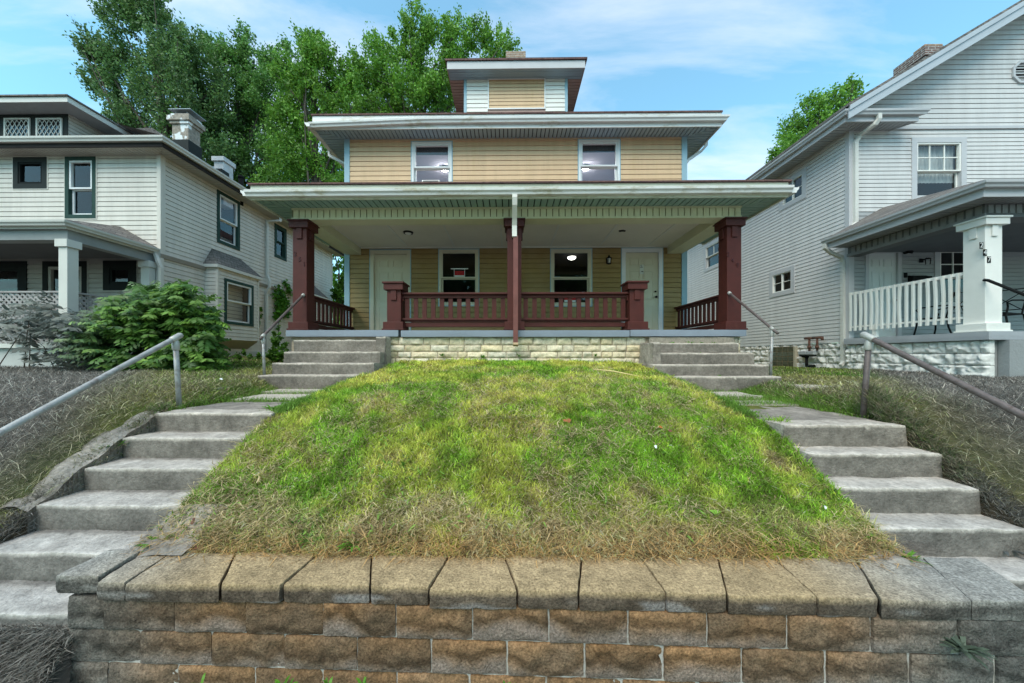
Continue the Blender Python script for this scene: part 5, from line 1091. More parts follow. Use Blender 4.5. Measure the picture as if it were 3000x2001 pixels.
p0, p1 = aY(2671, 806, YR-.1), aY(2727, 826, YR-.1); m = MB(); m.box(p0.x, p1.x, YR-.13, YR-.014, p1.z, p0.z-.03); m.prism([(p0.x, YR-.014, p0.z-.029), (p0.x, YR-.15, p0.z-.06), (p0.x, YR-.014, p0.z+.01)], (p1.x-p0.x, 0, 0)); m.build('mailbox', BLK, rh, bevel=.004)
p = aY(2653, 806, YR-.03); m = MB(); m.box(p.x-.025, p.x+.03, YR-.05, YR-.012, p.z-.06, p.z+.06); m.build('door_bell', BLK, rh, bevel=.004)
# downspouts
gx = ex-.08
m = MB(); a = aY(2575, 340, 8.25); b = aY(2507, 410, YR-.06); c = aY(2507, 640, YR-.06)
m.rbar([(a.x, 8.25, gz_+.02), (a.x, 8.25, gz_-.10), (a.x-.05, 8.28, gz_-.2), (b.x+.08, YR-.1, b.z+.1), (b.x, YR-.06, b.z-.05), (b.x, YR-.06, c.z), (b.x, YR-.06, c.z-.1), (b.x-.12, YR-.1, c.z-.2)], .085, .065, (1, 0, 0)); m.build('downspout', LTR, rh)
q0 = aX(2404, 722, 8.05); xo_ = XR-.05
m = MB(); b = aX(2466, 762, xo_); m.rbar([(rex-.08, YR+.05, z_-.10), (rex-.08, YR+.05, z_-.2), (rex+.1, YR+.08, z_-.32), (xo_-.04, YR+.1, b.z+.06), (xo_, YR+.1, b.z-.06), (xo_, YR+.1, 1.62), (xo_-.03, YR+.08, 1.55), (xo_-.16, YR-.0, 1.50)], .08, .065, (0, 1, 0)); m.build('downspout', LTR, rh)
# gas meters
gm = thing('gas_meter', (XR-.15, aX(2375, 1040, XR-.1).y, gh(XR-.15, 10)), 'pair of rusty gas meters with piping against the white stone foundation', 'gas meter')
XG = XR-.14
def G(px, py): return aX(px, py, XG)
m = MB(); m.tube([G(2363, 1082), G(2363, 1048)], .035, 10); m.tube([G(2363, 1075), G(2386, 1073)], .045, 10); m.tube([G(2345, 1040), G(2366, 1046)], .045, 10); m.build('riser_pipe', BLK, gm, smooth=True)
for px in (2358, 2381):
    c = G(px, 1034); m = MB(); hw = abs(G(px+11, 1034).y-c.y); m.box(XG-.09, XG+.04, c.y-hw, c.y+hw, c.z-.05, c.z+.05); b_ = m.build('meter_body', mat('meter_grey', (.34, .35, .36), .5, .15, 8), gm, bevel=.012)
    m = MB(); m.box(XG-.075, XG+.03, c.y-hw*.8, c.y+hw*.9, c.z-.09, c.z-.051); m.build('meter_base', DKF, b_, bevel=.01)
for a, b in (((2371, 1030), (2371, 993)), ((2394, 1028), (2394, 990))):
    m = MB(); m.tube([G(*a), G(*b)], .026, 10); c = G(a[0], 1017); m.tube([c-Vector((0, 0, .03)), c+Vector((0, 0, .03))], .045, 8); m.build('meter_pipe', RUST, gm, smooth=True)
m = MB(); m.tube([G(2358, 992), G(2382, 991)], .032, 10); m.tube([G(2381, 990), G(2410, 989)], .032, 10); m.tube([G(2409, 987), G(2409, 997)], .032, 10); m.build('manifold', RUST, gm, smooth=True)
# chairs on the right porch
def chair(x, y, ang, label):
    t = thing('patio_chair', (x, y, rfz), label, 'chair', 'black metal patio chairs')
    c, s_ = math.cos(ang), math.sin(ang)
    def T(a, b, z): return (x+a*c-b*s_, y+a*s_+b*c, rfz+z)
    m = MB(); m.prism([T(-.24, -.24, .42), T(.24, -.24, .42), T(.24, .24, .40), T(-.24, .24, .40)], (0, 0, .03)); m.build('seat', BLK, t)
    m = MB(); 
    m.tube([T(-.24, .22, .42), T(-.25, .30, .7), T(-.25, .36, .95), T(.25, .36, .95), T(.25, .30, .7), T(.24, .22, .42)], .014, 8)
    m.tube([T(-.24, .24, .5), T(.24, .35, .92)], .008, 6); m.tube([T(.24, .24, .5), T(-.24, .35, .92)], .008, 6); m.tube([T(-.24, .25, .52), T(.24, .25, .52)], .009, 6); m.build('backrest', BLK, t)
    for sg in (-1, 1):
        m = MB(); m.tube([T(sg*.27, .32, .68), T(sg*.29, .1, .69), T(sg*.29, -.15, .68), T(sg*.28, -.26, .64), T(sg*.26, -.2, .55), T(sg*.26, -.24, .40)], .015, 8); m.build('armrest', BLK, t)
        m = MB(); m.tube([T(sg*.25, -.24, .42), T(sg*.28, -.26, .2), T(sg*.29, -.30, .0)], .016, 8); m.build('leg', BLK, t)
        m = MB(); m.tube([T(sg*.25, .24, .42), T(sg*.27, .28, .2), T(sg*.27, .34, .0)], .016, 8); m.build('leg', BLK, t)
    return t
chair(xx(2765, 7.9), 7.95, R(180+8), 'black metal patio chair with crossed back behind the white railing')
chair(xx(2925, 7.2), 7.25, R(-80), 'black metal patio chair right of the white post numbered 247')
a = aY(2889, 819, RPY-.03); b = Vector((a.x+.35, RPY-1.7, a.z-.95)); dd = (b-a).normalized()
b = aY(3000, 863, 5.75); dd = (b-a).normalized(); e_ = a+dd*1.9
handrail('glossy black handrail fixed to the white porch post numbered 247', [a+Vector((0, .03, 0)), a+dd*.03, e_], [(Vector((e_.x, e_.y, gh(e_.x, e_.y)-.05)), e_-Vector((0, 0, .02)))], .024, BLK, BLK)

# ================================================================== vegetation
def rand_dirs(n):
    v = RNG.normal(size=(n, 3)); return v/np.linalg.norm(v, axis=1, keepdims=True)
def leaf_quads(P, size, droop=.3, aspect=.55, dirs=None, spread=None):
    n = len(P); d = rand_dirs(n) if dirs is None else dirs; d = d.copy(); d[:, 2] -= droop; d /= np.linalg.norm(d, axis=1, keepdims=True)
    r = rand_dirs(n); s_ = np.cross(d, r); s_ /= np.maximum(np.linalg.norm(s_, axis=1, keepdims=True), 1e-6)
    sz = size*RNG.uniform(.6, 1.3, n)[:, None]; a = P-d*sz*.5; b = P+d*sz*.5; q = s_*sz*aspect*.5
    return np.stack([a, P+q, b, P-q], 1)
def crown_points(blobs, Y, nleaf, yjit=1.0, sub=22, flat=.8):
    pts = []; bri = []; tot = sum(b[2]**2 for b in blobs); cents = []
    for (px, py, rp) in blobs:
        c = np.array(aY(px, py, Y+random.uniform(-yjit, yjit))); Rr = rp/1000*Y; k = max(50, int(nleaf*rp*rp/tot)); ns = sub
        dd = rand_dirs(ns); rad = RNG.uniform(.25, 1.0, ns)**.6; sc = c+dd*rad[:, None]*Rr*np.array([.92, .9, .9]); sr = Rr*RNG.uniform(.13, .34, ns); od = dd*.6+np.array([0, 0, .75]); od /= np.linalg.norm(od, axis=1, keepdims=True)
        w_ = sr**2/np.sum(sr**2); cnt = (w_*k).astype(int)+1
        for j in range(ns):
            g = RNG.normal(size=(cnt[j], 3))*sr[j]*.42*np.array([1, 1, flat])+od[j]*(RNG.normal(size=(cnt[j], 1))*sr[j]*.75); pts.append(sc[j]+g)
            bri.append(np.full(cnt[j], RNG.uniform(.75, 1.25))); cents.append(sc[j])
    return np.concatenate(pts), np.concatenate(bri), cents
def tree(label, base, blobs, Y, nleaf, size, c1, c2, grp='trees behind the houses', trunk_r=.3, sub=22, limbs=26, fork=None, droop=.5):
    P, B, cents = crown_points(blobs, Y, nleaf, sub=sub)
    bx = np.array(base); t = thing('leafy_tree', base, label, 'tree', grp)
    m = MB(); top = np.array(aY(*(fork or blobs[0][:2]), Y)); pts = [bx+(top-bx)*f+np.array([.25*math.sin(f*5), .1, 0]) for f in np.linspace(0, 1, 7)]; m.tube([tuple(p) for p in pts], [trunk_r*(1-.75*f) for f in np.linspace(0, 1, 7)], 10); tr = m.build('trunk', BARK, t, smooth=True)
    m = MB(); sel = [cents[i] for i in RNG.choice(len(cents), min(limbs, len(cents)), replace=False)]
    for c in sel:
        f = RNG.uniform(.3, .92); a = bx+(top-bx)*f
        if a[2] > c[2]-.3: f = max(.15, (c[2]-1.5-bx[2])/(top[2]-bx[2]+1e-6)); f = min(f, .9); a = bx+(top-bx)*f
        mid = (a+c)/2+np.array([RNG.uniform(-.4, .4), RNG.uniform(-.3, .3), RNG.uniform(-.3, .5)]); r = trunk_r*.28
        m.tube([tuple(a), tuple(mid), tuple(c)], [r, r*.55, .015], 6, cap=False)
    m.build('limb', BARK, tr, smooth=True)
    mixt = np.clip(RNG.beta(2, 2.5, len(P))*.8+(P[:, 2]-P[:, 2].min())/(np.ptp(P[:, 2])+1e-6)*.2, 0, 1)[:, None]; C = (np.array(c1)*(1-mixt)+np.array(c2)*mixt)*B[:, None]*1.55
    npquads('crown', leaf_quads(P, size, droop), C, LEAFM, t)
    return t
DK1, DK2 = (.024, .058, .024), (.125, .215, .055); BR1, BR2 = (.034, .095, .014), (.165, .31, .035)
def gb_(px, Y): return (xx(px, Y), Y, 1.7)
tree('tallest dark green tree at the far left of the grove', gb_(560, 21), [(400, 20, 80), (455, 80, 80), (350, 50, 50), (330, 165, 60), (275, 150, 42), (255, 140, 25), (290, 230, 45), (340, -20, 50), (440, -10, 50), (560, 210, 70), (600, 260, 80), (430, 200, 110), (350, 260, 85), (300, 240, 42), (520, 220, 95), (560, 130, 50), (480, 330, 120), (370, 345, 55), (600, 320, 100), (560, 430, 110), (640, 460, 90), (400, 400, 70)], 21, 64000, .17, DK1, DK2, fork=(450, 120), trunk_r=.4)
tree('round topped mid green tree between the two tallest of the grove', gb_(720, 23), [(620, 140, 40), (850, 180, 45), (850, 260, 70), (690, 150, 55), (720, 120, 40), (640, 180, 60), (740, 200, 70), (800, 200, 45), (700, 280, 100), (790, 290, 80), (660, 370, 90), (760, 400, 100), (830, 470, 80), (720, 500, 80), (830, 380, 60)], 23, 50000, .18, (.03, .075, .02), (.12, .24, .045), fork=(700, 200))
tree('pointed bright green tree rising left of the duplex roof', gb_(920, 20), [(840, 220, 50), (1045, 215, 45), (915, 110, 35), (905, 150, 45), (950, 160, 45), (940, 220, 75), (870, 230, 45), (1000, 240, 65), (920, 320, 95), (850, 340, 60), (1010, 330, 70), (860, 430, 90), (960, 430, 100), (820, 510, 70), (900, 530, 80), (990, 520, 70), (1040, 270, 60)], 20, 56000, .165, BR1, BR2, fork=(925, 180))
tree('broad bright green tree reaching behind the dormer of the duplex', gb_(1240, 22), [(1080, 230, 60), (1220, 85, 55), (1180, 110, 55), (1280, 110, 60), (1110, 150, 50), (1340, 110, 55), (1390, 110, 50), (1440, 120, 50), (1480, 150, 45), (1160, 200, 90), (1260, 200, 95), (1370, 200, 85), (1100, 280, 85), (1200, 300, 90), (1300, 290, 85), (1470, 210, 50), (1060, 350, 70), (1150, 370, 80), (1420, 270, 70)], 22, 62000, .175, BR1, BR2, fork=(1240, 150), trunk_r=.4)
tree('small bright green tree behind the roof of the right neighbour house', gb_(2420, 24), [(2450, 290, 48), (2490, 275, 32), (2400, 320, 52), (2340, 370, 50), (2300, 430, 42), (2270, 460, 28), (2380, 400, 70), (2440, 380, 70), (2330, 450, 60), (2280, 500, 40), (2500, 340, 60)], 24, 17000, .19, BR1, BR2, fork=(2410, 350))
tree('green tree seen low down in the gap left of the duplex', gb_(1000, 25), [(1000, 830, 50), (1040, 760, 50), (990, 900, 50), (1010, 960, 50), (960, 780, 45), (960, 680, 70), (1020, 620, 60), (900, 620, 70), (1040, 900, 45)], 25, 12000, .28, (.04, .09, .015), (.14, .30, .02), fork=(1000, 800), limbs=8)
# shrub with feathered leaves, front left
def fronds(stems, nl, Lf, c1, c2, grayf, lw=.052, ll=.145):
    V = []; C = []
    for (a, d, L_, sag) in stems:
        a = np.array(a); d = np.array(d)/np.linalg.norm(d); side = np.cross(d, [0, 0, 1]); side /= max(np.linalg.norm(side), 1e-6)
        br = RNG.uniform(.65, 1.25); yel = RNG.beta(1.1, 3)
        for k in range(nl):
            f = (k+1)/nl; p = a+d*L_*f+np.array([0, 0, -sag*f*f])
            for sg in (-1, 1):
                ld = side*sg*.85+d*.35+np.array([0, 0, -.62])+RNG.normal(size=3)*.12; ld /= np.linalg.norm(ld); l_ = ll*(1-.35*abs(f-.5)*2)*RNG.uniform(.85, 1.15)
                wv = np.cross(ld, np.array([0, -.75, .6])+RNG.normal(size=3)*.3); wv = wv/np.linalg.norm(wv)*lw*.5
                V.append([p, p+ld*l_*.45+wv, p+ld*l_, p+ld*l_*.45-wv])
                c = (np.array(c1)*(1-yel)+np.array(c2)*yel)*br*RNG.uniform(.85, 1.15); g = grayf(p); l = c@np.array([.3, .6, .1])*1.25; C.append(c*(1-g)+l*np.array([1, 1, .97])*g)
    return np.array(V), np.array(C)
def shrub(label, outline, Y, n, base, gray, grp=None, c1=(.045, .12, .024), c2=(.28, .48, .07)):
    t = thing('shrub', base, label, 'shrub', grp); stems = []; sm = MB()
    for k in range(n):
        (px, py, rp) = outline[RNG.integers(len(outline))]; th = RNG.uniform(0, 6.283); rr = rp*math.sqrt(RNG.random())*.95
        p = np.array(aY(px+rr*math.cos(th), py+rr*math.sin(th), Y+RNG.uniform(-.75, .75))); d = p-np.array(base); d[2] = abs(d[2])*.3; d = d/np.linalg.norm(d)+RNG.normal(size=3)*.55; d[2] = d[2]*.5+.15; d /= np.linalg.norm(d)
        if d[1] > 0: d[1] *= .4
        L_ = RNG.uniform(.28, .5); stems.append((p-d*L_*.5, d, L_, RNG.uniform(.05, .16)))
        if k % 30 == 0:
            b = np.array(base)+np.array([RNG.uniform(-.5, .5), RNG.uniform(-.3, .3), 0]); mid = (b+p)/2+np.array([0, 0, .15]); sm.tube([tuple(b), tuple(mid), tuple(p)], [.010, .007, .003], 5, cap=False)
    V, C = fronds(stems, 8, 0, c1, c2, gray); npquads('foliage', V, C, LEAFM, t); sm.build('stem', BARK, t)
gshr = lambda p: float(np.clip((-6.9-p[0])/1.5, 0, .9))  # leaves greyer leftwards: edge fade painted into the foliage
shrub('large leafy green shrub with feathered leaves in front of the lattice porch', [(420, 880, 50), (350, 905, 45), (300, 950, 50), (250, 1010, 50), (480, 900, 65), (520, 860, 38), (560, 920, 70), (590, 960, 60), (430, 940, 75), (350, 950, 65), (480, 990, 80), (570, 1010, 70), (390, 1010, 75), (300, 1000, 70), (330, 1045, 40), (500, 1050, 50), (600, 1040, 45), (250, 970, 35)], 6.5, 1700, (xx(400, 6.6), 6.6, 1.45), gshr)
shrub('sparse grey shrub at the far left edge in front of the lattice', [(60, 920, 60), (130, 920, 50), (40, 980, 60), (120, 1000, 60), (190, 940, 30), (180, 1040, 40)], 6.3, 110, (xx(110, 6.4), 6.3, 1.42), lambda p: .75, c1=(.06, .11, .05), c2=(.26, .34, .20))  # foliage greyed by the same painted edge fade
def bushy(name, label, cat, blobs, Y, n, size, c1, c2, base, grp=None, yj=.2):
    t = thing(name, base, label, cat, grp); P, B, cs = crown_points(blobs, Y, n, yjit=yj, sub=10); mixt = RNG.beta(2, 2.5, len(P))[:, None]; C = (np.array(c1)*(1-mixt)+np.array(c2)*mixt)*B[:, None]
    npquads('foliage', leaf_quads(P, size, .3, .7), C, LEAFM, t); m = MB()
    for c in cs[::4]: m.tube([tuple(base), tuple((np.array(base)+c)/2+np.array([.05, 0, .05])), tuple(c)], [.012, .008, .003], 5, cap=False)
    m.build('stem', BARK, t); return t
yv = aX(822, 900, XW+.1).y
def side_blobs(lst, X):   # blobs on the side wall of the left house
    return lst
def vine(label, lst, X, n, size, base):
    t = thing('climbing_vine', base, label, 'vine'); pts = []; B = []
    for px, py, r in lst:
        c = np.array(aX(px, py, X)); Rr = r/1000*c[1]; k = int(n*r*r/sum(q[2]**2 for q in lst)); g = RNG.normal(size=(k, 3))*Rr*.5; g[:, 0] = np.abs(g[:, 0])*.25; pts.append(c+g); B.append(RNG.uniform(.7, 1.3, k))
    P = np.concatenate(pts); B = np.concatenate(B); mx_ = RNG.beta(2, 2, len(P))[:, None]; npquads('foliage', leaf_quads(P, size, .5, .75), (np.array((.03, .10, .012))*(1-mx_)+np.array((.13, .33, .02))*mx_)*B[:, None], LEAFM, t)
    m = MB(); m.tube([tuple(base)]+[tuple(aX(px, py, X)) for px, py, r in lst[::2]], .012, 6); m.build('stem', BARK, t)
vine('green vine climbing the ivory side wall beside the left maroon post', [(818, 870, 25), (832, 890, 22), (820, 905, 20), (838, 918, 18), (812, 925, 14), (845, 850, 14), (836, 830, 10), (815, 960, 7)], XW+.05, 800, .13, tuple(aX(815, 1040, XW+.08)))
vine('small tuft of vine on the ivory wall under the downspout jog', [(762, 905, 7), (765, 925, 6), (760, 945, 4)], XW+.05, 60, .08, tuple(aX(760, 960, XW+.06)))
for lab, lst, Y in (('low green bush against the corner of the left steps', [(815, 1010, 22), (822, 1040, 26), (800, 1045, 22), (812, 985, 14)], 8.2), ('ground hugging green plants under the bay of the left house', [(640, 1050, 18), (680, 1052, 18), (720, 1050, 20), (760, 1052, 16), (600, 1056, 16), (660, 1040, 10)], 9.2), ('green bush in the narrow gap left of the duplex wall', [(1000, 870, 34), (1008, 835, 26), (995, 905, 24)], 17)):
    bushy('leafy_bush', lab, 'bush', lst, Y, 1400, .075 if Y < 10 else .2, (.03, .085, .012), (.12, .28, .02), (xx(lst[0][0], Y), Y, 1.6 if Y < 16 else 2.5), yj=.25)

# ------------------------------------------------------------------ grass
def blades(name, x, y, C, length, width, lean, label, cat='grass', z=None, up=1.0):
    n = len(x); z = hgt(x, y) if z is None else z; base = np.stack([x, y, z-.006], 1)
    th = RNG.uniform(0, 2*math.pi, n); d = np.stack([np.cos(th), np.sin(th), np.zeros(n)], 1); Lh = length*lean; Lv = length*np.sqrt(np.clip(1-lean**2, .02, 1))*up
    p1 = base+d*(Lh*.35)[:, None]+np.array([0, 0, 1.])*(Lv*.6)[:, None]; curl = RNG.uniform(-.35, .1, n)*lean
    th2 = th+RNG.normal(size=n)*.5; d2 = np.stack([np.cos(th2), np.sin(th2), np.zeros(n)], 1); p2 = p1+d2*(Lh*.65)[:, None]+np.array([0, 0, 1.])*(Lv*.4+length*curl)[:, None]
    p2[:, 2] = np.maximum(p2[:, 2], z+.004)
    pa = RNG.uniform(0, math.pi, n); sdv = np.stack([np.cos(pa), np.sin(pa)*.5, np.zeros(n)], 1)*(width/2)[:, None]
    q1 = np.stack([base-sdv*.8, base+sdv*.8, p1+sdv, p1-sdv], 1); q2 = np.stack([p1-sdv, p1+sdv, p2+sdv*.2, p2-sdv*.2], 1)
    o = npquads(name, np.concatenate([q1, q2]), np.concatenate([C, C]), GRASSM); tag(o, label, cat, kind='stuff'); return o
def scatter(n, x0, x1, y0, y1, pw=1.4):
    u = RNG.random(n); a = 1-pw; y = (y0**a+u*(y1**a-y0**a))**(1/a); return RNG.uniform(x0, x1, n), y
def patches(x, y, C, k=.18): return C*(1+RNG.normal(size=len(x))*k)[:, None]
x, y = scatter(240000, LX1-.12, RX0+.14, 2.10, 6.3, 1.3); keep = ~((x < -2.06) & (y < 2.44) & (RNG.random(len(x)) < .9)) & ~(((x < -2.2) & (y > 3.4)) | ((x > 2.3) & (y > 3.3)) | ((x < -2.05) & (y > 5.1)) | ((x > 2.3) & (y > 5.1))); x, y = x[keep], y[keep]
C, bb = lawncol(x, y); straw = RNG.random(len(x)) < (.18+.5*vn(x, y, 2.3, 12)**2+.75*bb); sc_ = np.array([.62, .50, .27]); C = np.where(straw[:, None], sc_[None]*RNG.uniform(.55, 1.15, len(x))[:, None], C)
C = patches(x, y, C, .30)*(.52+1.0*vn(x, y, 10, 51))[:, None]; C = np.where((RNG.random(len(x)) < .12)[:, None], C*1.7, C); C = np.clip(C, .01, .8); cl_ = vn(x, y, 9, 21)
ln = (.035+.055*cl_)*RNG.uniform(.7, 1.4, len(x)); ln = np.where(straw, ln*1.15, ln); le = np.where(straw, RNG.uniform(.8, .99, len(x)), RNG.uniform(.3, .93, len(x)))
blades('lawn_grass', x, y, C, ln, RNG.uniform(.6, 1.35, len(x))*(.0014*y+.003), le, 'patchy bright green and yellow grass covering the bank and front lawn')
# cut hay lying on the bank
x, y = scatter(34000, LX1-.1, RX0+.15, 2.08, 5.6, 2.2); keep = (vn(x, y, 1.6, 31)+sst(2.6, 2.1, y)*.5 > .52) & ~(((x < -2.2) & (y > 3.4)) | ((x > 2.3) & (y > 3.3))); x, y = x[keep], y[keep]
C = np.array([.66, .53, .31])[None]*RNG.uniform(.35, 1.25, len(x))[:, None]; red = sst(2.35, 2.1, y)[:, None]; C = C*(1-red)+C*np.array([.95, .72, .5])*red
blades('cut_straw', x, y, C, RNG.uniform(.06, .17, len(x)), RNG.uniform(.004, .008, len(x)), RNG.uniform(.93, .998, len(x)), 'tan cut straw lying matted on the lower edge of the green bank', z=hgt(x, y)+RNG.uniform(.01, .05, len(x)))
# broad clippings
x, y = scatter(2600, -2.3, 2.4, 2.2, 5, 1.5); k_ = RNG.random(len(x)) < np.where(x < -.3, .8, .3); x, y = x[k_], y[k_]; C = np.array([.22, .38, .07])[None]*RNG.uniform(.7, 1.3, len(x))[:, None]
blades('broad_clippings', x, y, C, RNG.uniform(.05, .12, len(x)), RNG.uniform(.008, .018, len(x)), RNG.uniform(.9, .995, len(x)), 'broad light green weed leaves cut and scattered over the lawn', z=hgt(x, y)+RNG.uniform(.02, .05, len(x)))
x, y = scatter(8000, -2.4, 2.5, 2.2, 5.6, 1.5); k_ = vn(x, y, 2.2, 61)*vn(x, y, 6, 62) > .34; x, y = x[k_], y[k_]; tone_ = vn(x, y, 5, 63)[:, None]; C = (np.array([.05, .17, .015])*(1-tone_)+np.array([.24, .40, .05])*tone_)*RNG.uniform(.7, 1.3, (len(x), 1))
blades('clover_patches', x, y, C, RNG.uniform(.03, .075, len(x)), RNG.uniform(.008, .018, len(x)), RNG.uniform(.5, .95, len(x)), 'small dark and light green clover and dandelion patches in the front lawn', z=hgt(x, y)+.015)
# side lawns
def sidegrass(n, x0, x1, y0, y1, seed, pw):
    x, y = scatter(n, x0, x1, y0, y1, pw); g = grayness(x, y); base = np.array([.10, .26, .02]); yl = np.array([.33, .33, .09]); t = np.clip(vn(x, y, 1.4, seed)*1.5-.25+sst(6.5, 4, y)*.35, 0, 1)[:, None]
    C = base*(1-t)+yl*t; st_ = RNG.random(len(x)) < (.25+.5*sst(6.5, 4, y)); C = np.where(st_[:, None], np.array([.42, .37, .22])[None], C); C = gray_mix(C, x, y); C = patches(x, y, C, .3)
    C = C*np.where(RNG.random(len(x)) < .27, 1.45, .50)[:, None]
    hay = sst(6.5, 4.0, y); ln = (.055+.055*hay)*RNG.uniform(.6, 1.5, len(x)); le = np.clip(.55+.4*hay+RNG.normal(size=len(x))*.12, .2, .995); return x, y, np.clip(C, .008, .8), ln, le
for (lab, x0, x1, seed) in (('grey cut hay and grass left of the left street stair', -11, LX0-.02, 41), ('grey cut hay and grass right of the right street stair', RX1+.02, 10.5, 43)):  # hay colour greyed by the painted edge fade
    X_l, Y_l, C_l, l_l, e_l = [], [], [], [], []
    for (n, a, b, y0, y1, pw) in ((85000, x0 if x0 > 0 else -6.3, x1 if x1 < 0 else 6.3, 1.3, 6.2, 1.5), (60000, x0, x1, 4.2, 9.0, 1.2)):
        x, y, C, ln, le = sidegrass(n, a, b, y0, y1, seed, pw); k_ = (x > -11) & ~((x > 8.4) & (y > 6)) & ~((x < -9.2) & (y > 6.95)); 
        if x0 < 0: k_ &= ~((x > LX0-.2) & (x < LX0-.05) & (y < 3.4) & (y > 2.4) & (RNG.random(len(x)) < .6)) & ~((x > -4.6) & (x < -3.8) & (y > 4.3) & (y < 5.15) & (RNG.random(len(x)) < .8)) & ~((x > -3.95) & (y > 5.2))
        else: k_ &= ~((x > 3.9) & (x < 4.75) & (y > 4.6) & (y < 5.0) & (RNG.random(len(x)) < .85)) & ~((x < 4.25) & (y > 5.15))
        X_l.append(x[k_]); Y_l.append(y[k_]); C_l.append(C[k_]); l_l.append(ln[k_]); e_l.append(le[k_])
    x = np.concatenate(X_l); y = np.concatenate(Y_l); hv = sst(5.5, 3.5, y)
    blades('side_grass', x, y, np.concatenate(C_l), np.concatenate(l_l), RNG.uniform(.6, 1.3, len(x))*(.0014*y+.001), np.concatenate(e_l), lab, z=hgt(x, y)+RNG.uniform(0, .05, len(x))*hv)
# front-left corner below the stair
x, y = scatter(42000, -3.6, -2.44, 1.55, 1.93, 1.2); C = np.array([.30, .28, .25])[None]*RNG.uniform(.25, 1.3, len(x))[:, None]
blades('leaf_litter', x, y, C, RNG.uniform(.03, .12, len(x)), RNG.uniform(.003, .012, len(x)), RNG.uniform(.8, .99, len(x)), 'grey dry grass and leaf litter at the foot of the left street stair', 'leaf litter')
# sparse blades along path joints
x = np.concatenate([RNG.uniform(-3.6, -2.2, 4200), RNG.uniform(2.2, 3.7, 4200)]); y = np.concatenate([RNG.choice([4.2, 4.85, 5.22], 4200)+RNG.normal(size=4200)*.05, RNG.choice([4.2, 4.53, 5.14], 4200)+RNG.normal(size=4200)*.07])
x2 = np.concatenate([-3.6+RNG.normal(size=2500)*.07, -2.33+RNG.normal(size=6000)*.08, 2.38+RNG.normal(size=6000)*.08, 3.6+RNG.normal(size=3000)*.09]); y2 = RNG.uniform(3.4, 5.2, len(x2)); x = np.concatenate([x, x2]); y = np.concatenate([y, y2])
C = np.array([.13, .24, .035])[None]*RNG.uniform(.6, 1.6, len(x))[:, None]; blades('path_grass', x, y, C, RNG.uniform(.03, .1, len(x)), RNG.uniform(.003, .006, len(x)), RNG.uniform(.4, .97, len(x)), 'short grass growing in the joints of the concrete path', z=hgt(x, y)+.02)

# ------------------------------------------------------------------ single weeds and litter
def weed(px, py, n, L_, W_, label, c=(.10, .25, .02), p=None, grp='weeds growing in joints and edges', droop=.5, upr=.8):
    p = on_ground(px, py) if p is None else Vector(p); V = []; C = []
    for k in range(n):
        th = RNG.uniform(0, 6.283); d = np.array([math.cos(th), math.sin(th), upr*RNG.uniform(.6, 1.6)]); d /= np.linalg.norm(d); l_ = L_*RNG.uniform(.6, 1.2); sd_ = np.array([-math.sin(th), math.cos(th), 0])*W_/2
        prev = np.array(p)+np.array([RNG.normal()*L_*.12, RNG.normal()*L_*.08, -.005]); pw_ = .25; cc = np.array(c)*RNG.uniform(.7, 1.35)
        for j in range(4):
            f = (j+1)/4; nx = prev+d*l_/4+np.array([0, 0, -droop*l_*f*f*.35]); w2 = (.7, 1.0, .8, .05)[j]
            V.append([prev-sd_*pw_, prev+sd_*pw_, nx+sd_*w2, nx-sd_*w2]); C.append(cc); prev = nx; pw_ = w2
    o = npquads('weed', np.array(V), np.array(C), LEAFM, None, p); tag(o, label, 'weed', grp)
for a in [(803, 1206, 34, .17, .022, 'broad leaved green weed at the upper right corner of the left street stair'), (338, 1312, 14, .15, .016, 'strap leaved weed beside the second tread of the left street stair'), (460, 1605, 20, .13, .022, 'dark green weed at the left end of the grass bank by the cap stones'), (915, 1592, 46, .13, .006, 'bright grass tuft just behind the wall, left of centre'), (1035, 1602, 16, .12, .02, 'flat broad leaved weed just behind the wall, right of the bright grass tuft'),
          (2895, 1600, 30, .2, .03, 'large grey leaved plant beside the lowest right stair treads'), (2590, 1545, 26, .11, .024, 'dark green weed at the left end of a right stair riser'), (2650, 1640, 44, .12, .010, 'green weed clump at the right end of the grass bank'), (2360, 1300, 16, .09, .018, 'small yellow green weed left of the upper right stair treads'), (2420, 1400, 16, .09, .018, 'small green weed halfway down the left side of the right street stair'), (2215, 1215, 14, .1, .022, 'green clover like weed on the bank top near the right path'),
          (560, 1185, 24, .10, .016, 'low green weed at the foot of the galvanised handrail post'), (2240, 1125, 18, .1, .014, 'weed at the foot of the crumbling porch steps'), (1885, 1060, 20, .16, .02, 'weed against the foundation beside the crumbling steps')]:
    kw_ = dict(c=(.10, .11, .11)) if 'grey' in a[5] else {}  # plain grey leaf colour for that plant alone
    weed(*a, **kw_)
for px, py, n, lab in ((1414, 1048, 22, 'ivy sprig on the limestone foundation left of the downspout'), (1294, 1043, 12, 'thin sprig on the limestone foundation left of the ivy'), (1520, 1044, 14, 'sprig on the limestone foundation under the downspout'), (1744, 1043, 8, 'thin sprig on the limestone foundation right of the downspout')):
    weed(px, py, n, .09, .02, lab, p=aY(px, py, 6.26), upr=1.6)
for px, lab in ((1970, 'weed on the top porch step at its left'), (2022, 'upright weed on the top porch step, second from its left'), (2055, 'weed on the top porch step, third from its left'), (2092, 'widest weed on the top porch step near the maroon post')): weed(px, 1000, 14, .08 if px != 2022 else .11, .016, lab, p=(xx(px, 6.18), 6.18, tops2[0]-.01), upr=1)
weed(2055, 1027, 10, .07, .012, 'thin weed on the second of the crumbling porch steps', p=(xx(2050, 5.95), 5.95, tops2[1]-.01)); weed(2110, 1096, 12, .07, .012, 'low weed on the third of the crumbling porch steps', p=(xx(2110, 5.35), 5.35, tops2[3]))
